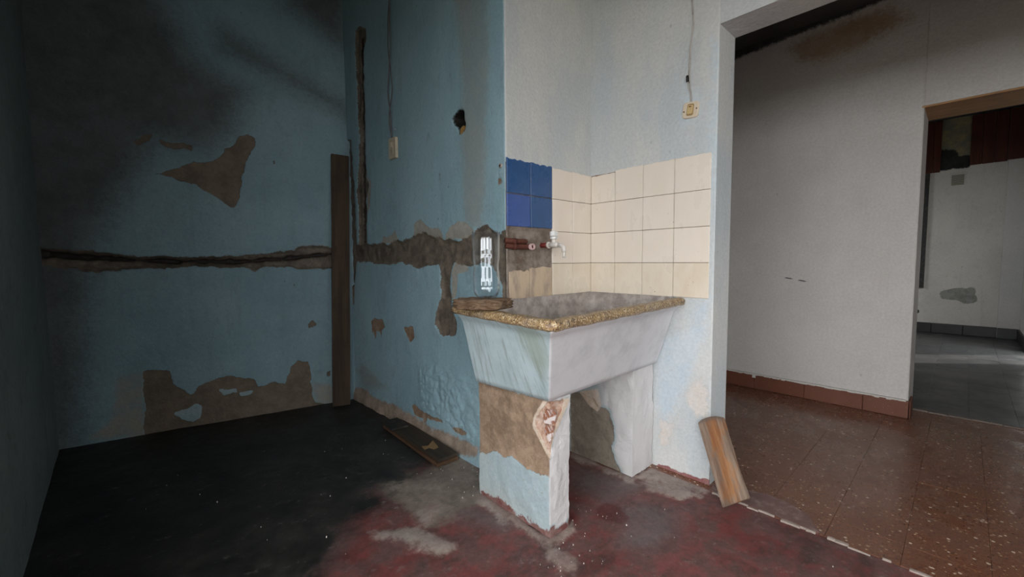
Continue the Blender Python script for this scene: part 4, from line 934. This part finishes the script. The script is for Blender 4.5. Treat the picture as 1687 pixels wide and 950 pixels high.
n.t.links.new(tr.outputs[0], mx.inputs[1]); n.t.links.new(gl.outputs[0], mx.inputs[2]); n.t.links.new(mx.outputs[0], n.out.inputs[0])
m_pet = n.m
seg = 60
pb = [(0.018, 0.004), (0.030, 0.0005), (0.040, 0.005), (0.047, 0.018), (0.0505, 0.034), (0.0515, 0.042), (0.0505, 0.045), (0.0512, 0.05), (0.052, 0.075), (0.0505, 0.100), (0.0480, 0.118), (0.0485, 0.130), (0.0520, 0.150), (0.0535, 0.165), (0.0527, 0.168), (0.0535, 0.172), (0.0538, 0.20), (0.0535, 0.225), (0.0530, 0.252)]
def petal_z(r, a, z): return z + (0.008 * (0.5 + 0.5 * math.cos(5 * a)) if z < 0.03 else 0) * (1 - z / 0.03 if z < 0.03 else 0)
vs, fs = [], []
for r, z in pb:
    for k in range(seg):
        a = 2 * math.pi * k / seg; q = r
        if z < 0.034: q = r * (1 - 0.10 * (0.5 - 0.5 * math.cos(5 * a)) * (1 - z / 0.034))
        zz = petal_z(r, a, z)
        if z > 0.24: zz += 0.006 * math.sin(a + 0.8) + 0.003 * math.sin(3 * a)
        if z > 0.15: q *= 1 + 0.008 * math.cos(6 * a) * min(1, (z - 0.15) / 0.05)
        vs.append((q * math.cos(a), q * math.sin(a), zz))
for i in range(len(pb) - 1):
    for k in range(seg): fs.append((i * seg + k, i * seg + (k + 1) % seg, (i + 1) * seg + (k + 1) % seg, (i + 1) * seg + k))
fs.append(tuple(range(seg))[::-1])
sh = make('bottle_shell', vs, fs, m_pet, bot, True)
so = sh.modifiers.new('wall', 'SOLIDIFY'); so.thickness = 0.0006; so.offset = -1
vs, fs = [], []
for (r, z) in ((0.0535, 0.2515), (0.0545, 0.2515), (0.0545, 0.255), (0.0535, 0.255)):
    for k in range(seg):
        a = 2 * math.pi * k / seg; q = r * (1 + 0.008 * math.cos(6 * a)); vs.append((q * math.cos(a), q * math.sin(a), z + 0.006 * math.sin(a + 0.8) + 0.003 * math.sin(3 * a)))
for i in range(4):
    for k in range(seg): fs.append((i * seg + k, i * seg + (k + 1) % seg, ((i + 1) % 4) * seg + (k + 1) % seg, ((i + 1) % 4) * seg + k))
recalc(make('cut_edge', vs, fs, m_pet, bot, True))

# ------------------------------------------------------------------ timber
def plank(name, w, t, l, mat, parent, seed, round_top=0.0, wear=0.004, skew=0.0):
    """board of width w (x), thickness t (y), length l (z), worn edges, base at z=0"""
    nx, ny, nz = 6, 2, 24
    bm = bmesh.new(); bmesh.ops.create_cube(bm, size=1.0)
    for v in bm.verts: v.co = ((v.co.x) * w, (v.co.y) * t, (v.co.z + 0.5) * l)
    es = lambda ax: [e for e in bm.edges if abs((e.verts[0].co - e.verts[1].co)[ax]) > 1e-6 and all(abs((e.verts[0].co - e.verts[1].co)[o]) < 1e-6 for o in range(3) if o != ax)]
    bmesh.ops.bevel(bm, geom=bm.edges[:], offset=min(t, w) * 0.10, segments=2, affect='EDGES')
    for ax, cnt, size in ((2, 18, l), (0, 5, w)):
        for k in range(1, cnt):
            co = [0, 0, 0]; no = [0, 0, 0]; no[ax] = 1; co[ax] = (k / cnt) * size - (size / 2 if ax == 0 else 0)
            bmesh.ops.bisect_plane(bm, geom=bm.verts[:] + bm.edges[:] + bm.faces[:], plane_co=co, plane_no=no)
    P = np.array([v.co[:] for v in bm.verts])
    nz_ = fbm(P[:, 2] * 1.0, P[:, 0] * 3 + P[:, 1] * 5, 9, 3, seed) * wear * 2
    for v, q in zip(bm.verts, nz_):
        v.co.x += q * (1 if v.co.x > 0 else -1); v.co.y += q * 0.6
        f = v.co.z / l
        v.co.z += skew * v.co.x * (1 - f)
        if round_top and f > 0.85: v.co.z -= round_top * (abs(v.co.x) / (w / 2)) ** 2.5 * (f - 0.85) / 0.15
    me = bpy.data.meshes.new(name); bm.to_mesh(me); bm.free()
    me.polygons.foreach_set('use_smooth', [False] * len(me.polygons)); me.materials.append(mat)
    return link(bpy.data.objects.new(name, me), parent)
def frame(o, base, top, wdir):
    """orient: local z along base->top, local x along wdir"""
    z = (Vector(top) - Vector(base)).normalized(); x = Vector(wdir); x = (x - z * x.dot(z)).normalized(); y = z.cross(x)
    M = Matrix((x, y, z)).transposed().to_4x4(); M.translation = Vector(base)
    o.matrix_world = M
m_plank_d = wood('old_dark_timber', (0.042, 0.027, 0.018), (0.075, 0.050, 0.032), (0.032, 0.022, 0.016), rough=0.75)
m_plank_l = wood('weathered_light_timber', (0.25, 0.105, 0.042), (0.38, 0.20, 0.10), (0.25, 0.185, 0.145), scale=1.5, rough=0.75, crack=0.7)
o = plank('wooden_plank', 0.122, 0.024, 1.84, m_plank_d, None, 3, 0.0, 0.002)
o['label'] = 'tall dark upright plank leaning in the blue rear corner'; o['category'] = 'plank'
frame(o, (-0.838, 1.618, 0.002), (-0.752, 1.700, 1.84), (0.98, -0.20, 0))
n = N('weathered_board')
sx = n.node('SeparateXYZ'); n.put(sx.inputs[0], n.obj)
g = n.noise(1.0, 7, 0.7, n.mapping((46, 46, 4.0)), 0.5)
blot = n.noise(11, 6, 0.7, n.mapping((1.6, 1, 0.5)))
col = n.mix(n.rng(g, 0.3, 0.7), (0.22, 0.085, 0.032), (0.40, 0.205, 0.095))
edge = n.math('ADD', n.math('MULTIPLY', n.math('ABSOLUTE', n.math('SUBTRACT', sx.outputs[0], 0.012)), 9.0), n.math('MULTIPLY', n.math('SUBTRACT', blot, 0.5), 2.6))
grey = n.mix(n.rng(g, 0.3, 0.7), (0.15, 0.095, 0.065), (0.31, 0.23, 0.175))
col = n.mix(n.rng(edge, 0.0, 0.45), col, grey)
col = n.mix(n.math('MULTIPLY', n.rng(n.math('ADD', sx.outputs[2], n.math('MULTIPLY', blot, 0.12)), 0.08, 0.04), 0.8), col, (0.12, 0.085, 0.065))
col = n.mix(n.math('MULTIPLY', n.rng(sx.outputs[2], 0.325, 0.345), 0.8), col, (0.13, 0.10, 0.085))
m_plank_l = n.bsdf(col, 0.75, n.bump(n.math('ADD', g, blot), 0.7, 0.006), 0.25)
o = plank('wooden_board', 0.118, 0.028, 0.352, m_plank_l, None, 8, 0.014, 0.004, 0.22)
o['label'] = 'short orange-brown board with rounded top leaning on the doorway corner'; o['category'] = 'board'
SHORT = o
frame(o, (-0.128, -0.846, 0.037), (-0.022, -0.692, 0.327), (0.0, -0.106, 0.075))
m_board = wood('sooty_board', (0.035, 0.026, 0.020), (0.06, 0.045, 0.032), (0.045, 0.03, 0.02), axis=1, rough=0.6)
m_board2 = wood('sooty_board_brown', (0.075, 0.040, 0.022), (0.11, 0.06, 0.034), (0.05, 0.03, 0.02), axis=1, rough=0.7)
def flat_board(name, lab, c, w, l, h, z, rz, mat, group):
    o = MB().box((-w / 2, -l / 2, 0), (w / 2, l / 2, h)).build(name, mat, None, bevel=0.003, label=lab, cat='board', group=group)
    o.location = (c[0], c[1], z); o.rotation_euler = (0, 0, rz); return o
RZ = math.radians(-2.5)
G_ = 'boards stacked by the blue wall'
flat_board('floor_board', 'lower dark board of the stack on the floor by the blue wall', (-0.752, 0.672), 0.128, 0.675, 0.018, 0.001, RZ, m_board2, G_)
b2 = flat_board('floor_board', 'upper sooty board with chipped veneer in the stack by the blue wall', (-0.748, 0.668), 0.120, 0.655, 0.017, 0.0195, RZ + 0.012, m_board, G_)
flat_board('floor_board', 'short black board piece on the far end of the stack', (-0.768, 0.925), 0.110, 0.17, 0.010, 0.037, RZ - 0.03, plain('charred', (0.018, 0.015, 0.013), 0.7), G_)
o = MB().prism([(-0.058, -0.02), (-0.050, 0.03), (-0.02, 0.012), (0.035, 0.055), (0.02, -0.02), (0.012, -0.045), (-0.018, -0.05), (-0.03, -0.015)], 0.0165, 0.0178).build('bare_veneer', plain('bare_veneer', (0.26, 0.155, 0.065), 0.6, 0.3, 0.3), b2)
o.location = (-0.0, -0.16, 0)

# ------------------------------------------------------------------ electrics
m_beige = plain('aged_plastic', (0.66, 0.56, 0.43), 0.4, 0.45, 0.15, (0.45, 0.33, 0.2), 50, 0.02)
m_yel = plain('yellowed_plastic', (0.58, 0.42, 0.20), 0.4, 0.45, 0.2, (0.35, 0.22, 0.1), 50, 0.02)
m_wire_g = plain('grey_wire', (0.105, 0.10, 0.105), 0.7)
m_wire_w = plain('painted_wire', (0.50, 0.46, 0.42), 0.6, 0.3, 0.6, (0.2, 0.18, 0.17), 40)
m_black = plain('black_plastic', (0.012, 0.012, 0.013), 0.5)
def rrect(w, h, r, seg=5):
    return rloop([(-w / 2, -h / 2), (-w / 2, h / 2), (w / 2, h / 2), (w / 2, -h / 2)], [r] * 4, seg)
# plate prisms are built in local xy with z outward, then stood against the wall X = const (outward = -X)
def wall_thing(name, lab, cat, loc, tilt=0.0):
    e = empty(name, lab, cat, loc)
    e.matrix_world = Matrix.Translation(loc) @ (Matrix(((0, 0, -1), (-1, 0, 0), (0, 1, 0))).to_4x4()) @ Matrix.Rotation(tilt, 4, 'Z')
    return e
sw = wall_thing('light_switch', 'small yellowed square light switch on the white wall', 'light switch', (0.001, -0.566, 1.738), math.radians(-6))
MB().prism(rrect(0.074, 0.072, 0.016), -0.004, 0.012).build('plate', m_beige, sw, bevel=0.004)
MB().prism(rrect(0.032, 0.052, 0.008), 0.011, 0.0135).build('rocker_frame', plain('dark_yellow', (0.34, 0.22, 0.09), 0.5), sw, bevel=0.001, segs=1)
rk = MB().prism(rrect(0.025, 0.040, 0.005), 0.012, 0.018).build('rocker', m_yel, sw, bevel=0.002)
MB().prism([(-0.006, 0.010), (0.006, 0.010), (0.006, 0.015), (-0.006, 0.015)], 0.017, 0.0186).build('indicator', plain('indicator_brown', (0.16, 0.08, 0.03), 0.5), rk)
for s in (-1, 1):
    MB().tube([(0.029 * s, -0.002 + 0.004 * s, 0.010), (0.029 * s, -0.002 + 0.004 * s, 0.0135)], 0.0035, 10).build('screw', plain('rust_screw', (0.12, 0.06, 0.03), 0.6), sw)
def xw(pts, off): return [(-off if not isinstance(off, list) else -off[i], -u, z) for i, (u, z) in enumerate(pts)]
cable = empty('electric_cable', 'thin painted cable hanging down to the yellowed light switch', 'cable', (0, -0.556, 1.77))
def smooth_path(pts, k=6):
    P = [Vector(p) for p in pts]; out = []
    for i in range(len(P) - 1):
        p0, p1, p2, p3 = P[max(i - 1, 0)], P[i], P[i + 1], P[min(i + 2, len(P) - 1)]
        for j in range(k):
            t = j / k
            out.append(0.5 * ((2 * p1) + (p2 - p0) * t + (2 * p0 - 5 * p1 + 4 * p2 - p3) * t * t + (3 * p1 - p0 - 3 * p2 + p3) * t ** 3))
    return out + [P[-1]]
def loc_path(pts, e): return [Vector(p) - Vector(e.location) for p in pts]
wb = [(0.556, 3.1), (0.553, 2.6), (0.558, 2.33), (0.560, 2.227), (0.566, 2.150), (0.572, 2.108), (0.560, 2.042), (0.556, 1.985), (0.554, 1.935), (0.549, 1.885), (0.554, 1.84), (0.561, 1.81), (0.563, 1.768)]
wb2 = [(0.560, 3.1), (0.558, 2.6), (0.554, 2.33), (0.564, 2.227), (0.570, 2.150), (0.567, 2.108), (0.563, 2.042), (0.561, 1.985), (0.559, 1.935), (0.558, 1.895), (0.560, 1.85), (0.568, 1.81), (0.571, 1.768)]
MB().tube(smooth_path(loc_path(xw(wb, 0.0045), cable)), 0.0026, 8).build('wire', m_wire_w, cable, True)
MB().tube(smooth_path(loc_path(xw(wb2, 0.0055), cable)), 0.0022, 8).build('wire', m_wire_w, cable, True)
MB().tube([(-0.008, 0.008, 0.125), (-0.008, 0.006, 0.098)], [0.006, 0.0065], 10).build('connector', m_black, cable, True)
# switch plate and twisted cable on the blue wall
def onC(u, z, off=0.0):
    L = math.dist(O, CD); d = ((CD[0] - O[0]) / L, (CD[1] - O[1]) / L)
    return Vector((O[0] + d[0] * u - d[1] * off, O[1] + d[1] * u + d[0] * off, z))
po = onC(1.010, 1.762, 0.002)
sw2 = wall_thing('wall_socket', 'narrow cream switch plate on the blue wall below twisted wires', 'switch plate', po, math.radians(1))
sw2.matrix_world = Matrix.Translation(po) @ Matrix.Rotation(math.atan2(-(CD[0] - O[0]), CD[1] - O[1]), 4, 'Z') @ Matrix(((0, 0, -1), (-1, 0, 0), (0, 1, 0))).to_4x4()
MB().prism(rrect(0.086, 0.128, 0.006), -0.008, 0.016).build('plate', plain('dusty_plastic', (0.50, 0.44, 0.33), 0.5, 0.4, 0.3), sw2, bevel=0.003)
ins = MB().prism(rrect(0.036, 0.086, 0.004), 0.015, 0.0185).build('insert', plain('dusty_insert', (0.42, 0.37, 0.28), 0.5), sw2, bevel=0.001, segs=1)
MB().box((-0.014, 0.004, 0.018), (0.010, 0.036, 0.0215)).build('rocker', m_beige, ins, bevel=0.001, segs=1)
for dy in (-0.014, -0.026): MB().tube([(-0.004, dy, 0.0175), (-0.004, dy, 0.0192)], 0.0028, 8).build('pin_hole', m_black, ins)
cab2 = empty('electric_cable', 'pair of dark twisted wires hanging down the blue wall', 'cable', onC(1.02, 1.83))
w1 = [(1.00, 3.12), (0.99, 2.85), (0.995, 2.70), (1.028, 2.55), (1.036, 2.377), (1.012, 2.224), (1.003, 2.111), (1.046, 1.976), (1.034, 1.875), (1.022, 1.825)]
w2 = [(1.005, 3.12), (1.005, 2.85), (0.99, 2.70), (0.996, 2.55), (1.000, 2.377), (1.025, 2.224), (1.044, 2.111), (1.020, 1.976), (1.015, 1.90), (1.012, 1.825)]
for ww, off in ((w1, 0.010), (w2, 0.016)):
    MB().tube(smooth_path([onC(u, z, off) - cab2.location for u, z in ww]), 0.0036, 8).build('wire', m_wire_g, cab2, True)
nl = onC(0.985, 1.875, 0.0)
MB().tube([nl, onC(0.985, 1.875, 0.014)], 0.0035, 8).build('wall_nail', plain('nail_metal', (0.35, 0.36, 0.38), 0.4), None, label='small nail beside the twisted wires on the blue wall', cat='nail')
# broken yellow brick inside the hole, plug hole near the corner
pb_ = onC(0.322, 1.722, -0.02)
o = MB().prism([(-0.022, -0.02), (0.018, -0.024), (0.026, 0.004), (0.008, 0.024), (-0.016, 0.014)], -0.02, 0.016).build('brick_fragment', plain('yellow_brick', (0.30, 0.17, 0.055), 0.85, 0.2, 0.6, (0.14, 0.08, 0.03), 60, 0.5), wall_C, bevel=0.005)
o.matrix_world = Matrix.Translation(pb_) @ Matrix(((0, 0, -1), (-1, 0, 0), (0, 1, 0))).to_4x4()
pp = onC(0.030, 1.495, 0.0)
wp_ = empty('wall_plug', 'small rusty screw plug in the blue wall by the corner', 'screw', pp)
MB().tube([(0.012, 0, 0), (-0.004, 0, 0)], 0.011, 12).build('plug', plain('plug_grey', (0.34, 0.32, 0.29), 0.8), wp_, True)
MB().tube([(0.004, 0, 0), (-0.007, 0, 0)], 0.005, 10).build('screw', plain('plug_rust', (0.09, 0.04, 0.025), 0.7), wp_, True)

# ------------------------------------------------------------------ farthest room: planking, window, vent
m_redwood = wood('red_brown_cladding', (0.055, 0.014, 0.010), (0.085, 0.024, 0.014), (0.04, 0.012, 0.010), axis=2, rough=0.45, crack=0.4)
clad = empty('wood_cladding', 'dark red-brown plank cladding along the top of the far wall', 'cladding', (GX, -1.2, 2.2))
ys = [-0.70, -0.83, -0.96, -1.09, -1.165]
for a, b in zip(ys, ys[1:]):
    MB().box((-0.032, b + 1.2 + 0.002, 0.005), (-0.007, a + 1.2 - 0.002, 0.69)).build('plank', m_redwood, clad, bevel=0.003, segs=1)
ys = [-1.432, -1.54, -1.645, -1.755]
for k, (a, b) in enumerate(zip(ys, ys[1:])):
    MB().box((-0.032, b + 1.2 + 0.002, 0.052), (-0.007, a + 1.2 - 0.002, 0.69)).build('plank', m_redwood, clad, bevel=0.003, segs=1)
MB().box((-0.068, -1.945 + 1.2, 0.06), (-0.047, -1.757 + 1.2, 0.69)).build('plank', m_redwood, clad, bevel=0.003, segs=1)
win = empty('window_1', 'black framed window at the left of the far white wall', 'window', (GX, -0.7, 0.62)); win['kind'] = 'structure'
m_frame = plain('black_frame', (0.012, 0.012, 0.013), 0.45)
for (y0, y1, z0, z1) in ((-1.068, -1.012, 0, 1.58), (-0.35, -0.30, 0, 1.58), (-1.012, -0.35, 0, 0.05), (-1.012, -0.35, 1.53, 1.58)):
    MB().box((-0.04, y0 + 0.7, z0), (-0.002, y1 + 0.7, z1)).build('window_frame', m_frame, win, bevel=0.003, segs=1)
MB().box((-0.034, -1.010 + 0.7, 0.18), (-0.006, -0.985 + 0.7, 1.53)).build('sash_strip', plain('olive_strip', (0.20, 0.19, 0.09), 0.6), win)
MB().box((-0.020, -0.985 + 0.7, 0.05), (-0.012, -0.35 + 0.7, 1.53)).build('pane', plain('dark_pane', (0.01, 0.012, 0.012), 0.08, 0.6, 0.05), win)
vent = empty('wall_vent', 'small louvred vent high on the far white wall', 'vent', (GX, -1.335, 2.08))
m_vent = plain('vent_paint', (0.33, 0.31, 0.26), 0.7)
MB().box((-0.010, -0.058, -0.068), (-0.001, 0.058, 0.068)).build('backing', plain('vent_dark', (0.14, 0.13, 0.10), 0.8), vent)
for k in range(7):
    z = -0.060 + 0.0195 * k
    MB().box((-0.018, -0.058, z), (-0.009, 0.058, z + 0.010)).build('slat', m_vent, vent)

# ------------------------------------------------------------------ rubble on the floor
m_rub = plain('plaster_crumb', (0.55, 0.50, 0.46), 0.9, 0.2, 0.4)
rr = random.Random(12); m = MB()
def crumb(x, y, s, z=0.0):
    pts = [(x + s * rr.uniform(.6, 1.1) * math.cos(a), y + s * rr.uniform(.6, 1.1) * math.sin(a)) for a in (k * math.pi / 3 + rr.uniform(-.3, .3) for k in range(6))]
    m.prism(pts, -0.003, s * rr.uniform(.5, .9))
for k in range(26):
    crumb(-0.84 + rr.gauss(0, .07), -0.47 - abs(rr.gauss(0, .10)), 0.0009 / rr.uniform(.28, 1))
for k in range(10): crumb(-0.66 + rr.uniform(-.05, .12), -0.42 + rr.uniform(-.08, .04), 0.0009 / rr.uniform(.3, 1))
for k in range(60): crumb(rr.uniform(-2.0, -0.2), rr.uniform(-1.2, 1.3), 0.001 / rr.uniform(.25, 1))
for k in range(30): crumb(rr.uniform(-0.9, -0.6), rr.uniform(0.0, 0.4), rr.uniform(.001, .003))
m.build('plaster_crumbs', m_rub, kind='stuff', label='white plaster crumbs scattered over the red floor', cat='rubble')
m = MB(); crumb(0, 0, 0.011); o = m.build('plaster_lump', m_rub, None, bevel=0.002, label='white plaster lump beside the base of the front sink pier', cat='rubble'); o.location = (-0.695, -0.40, 0.002)
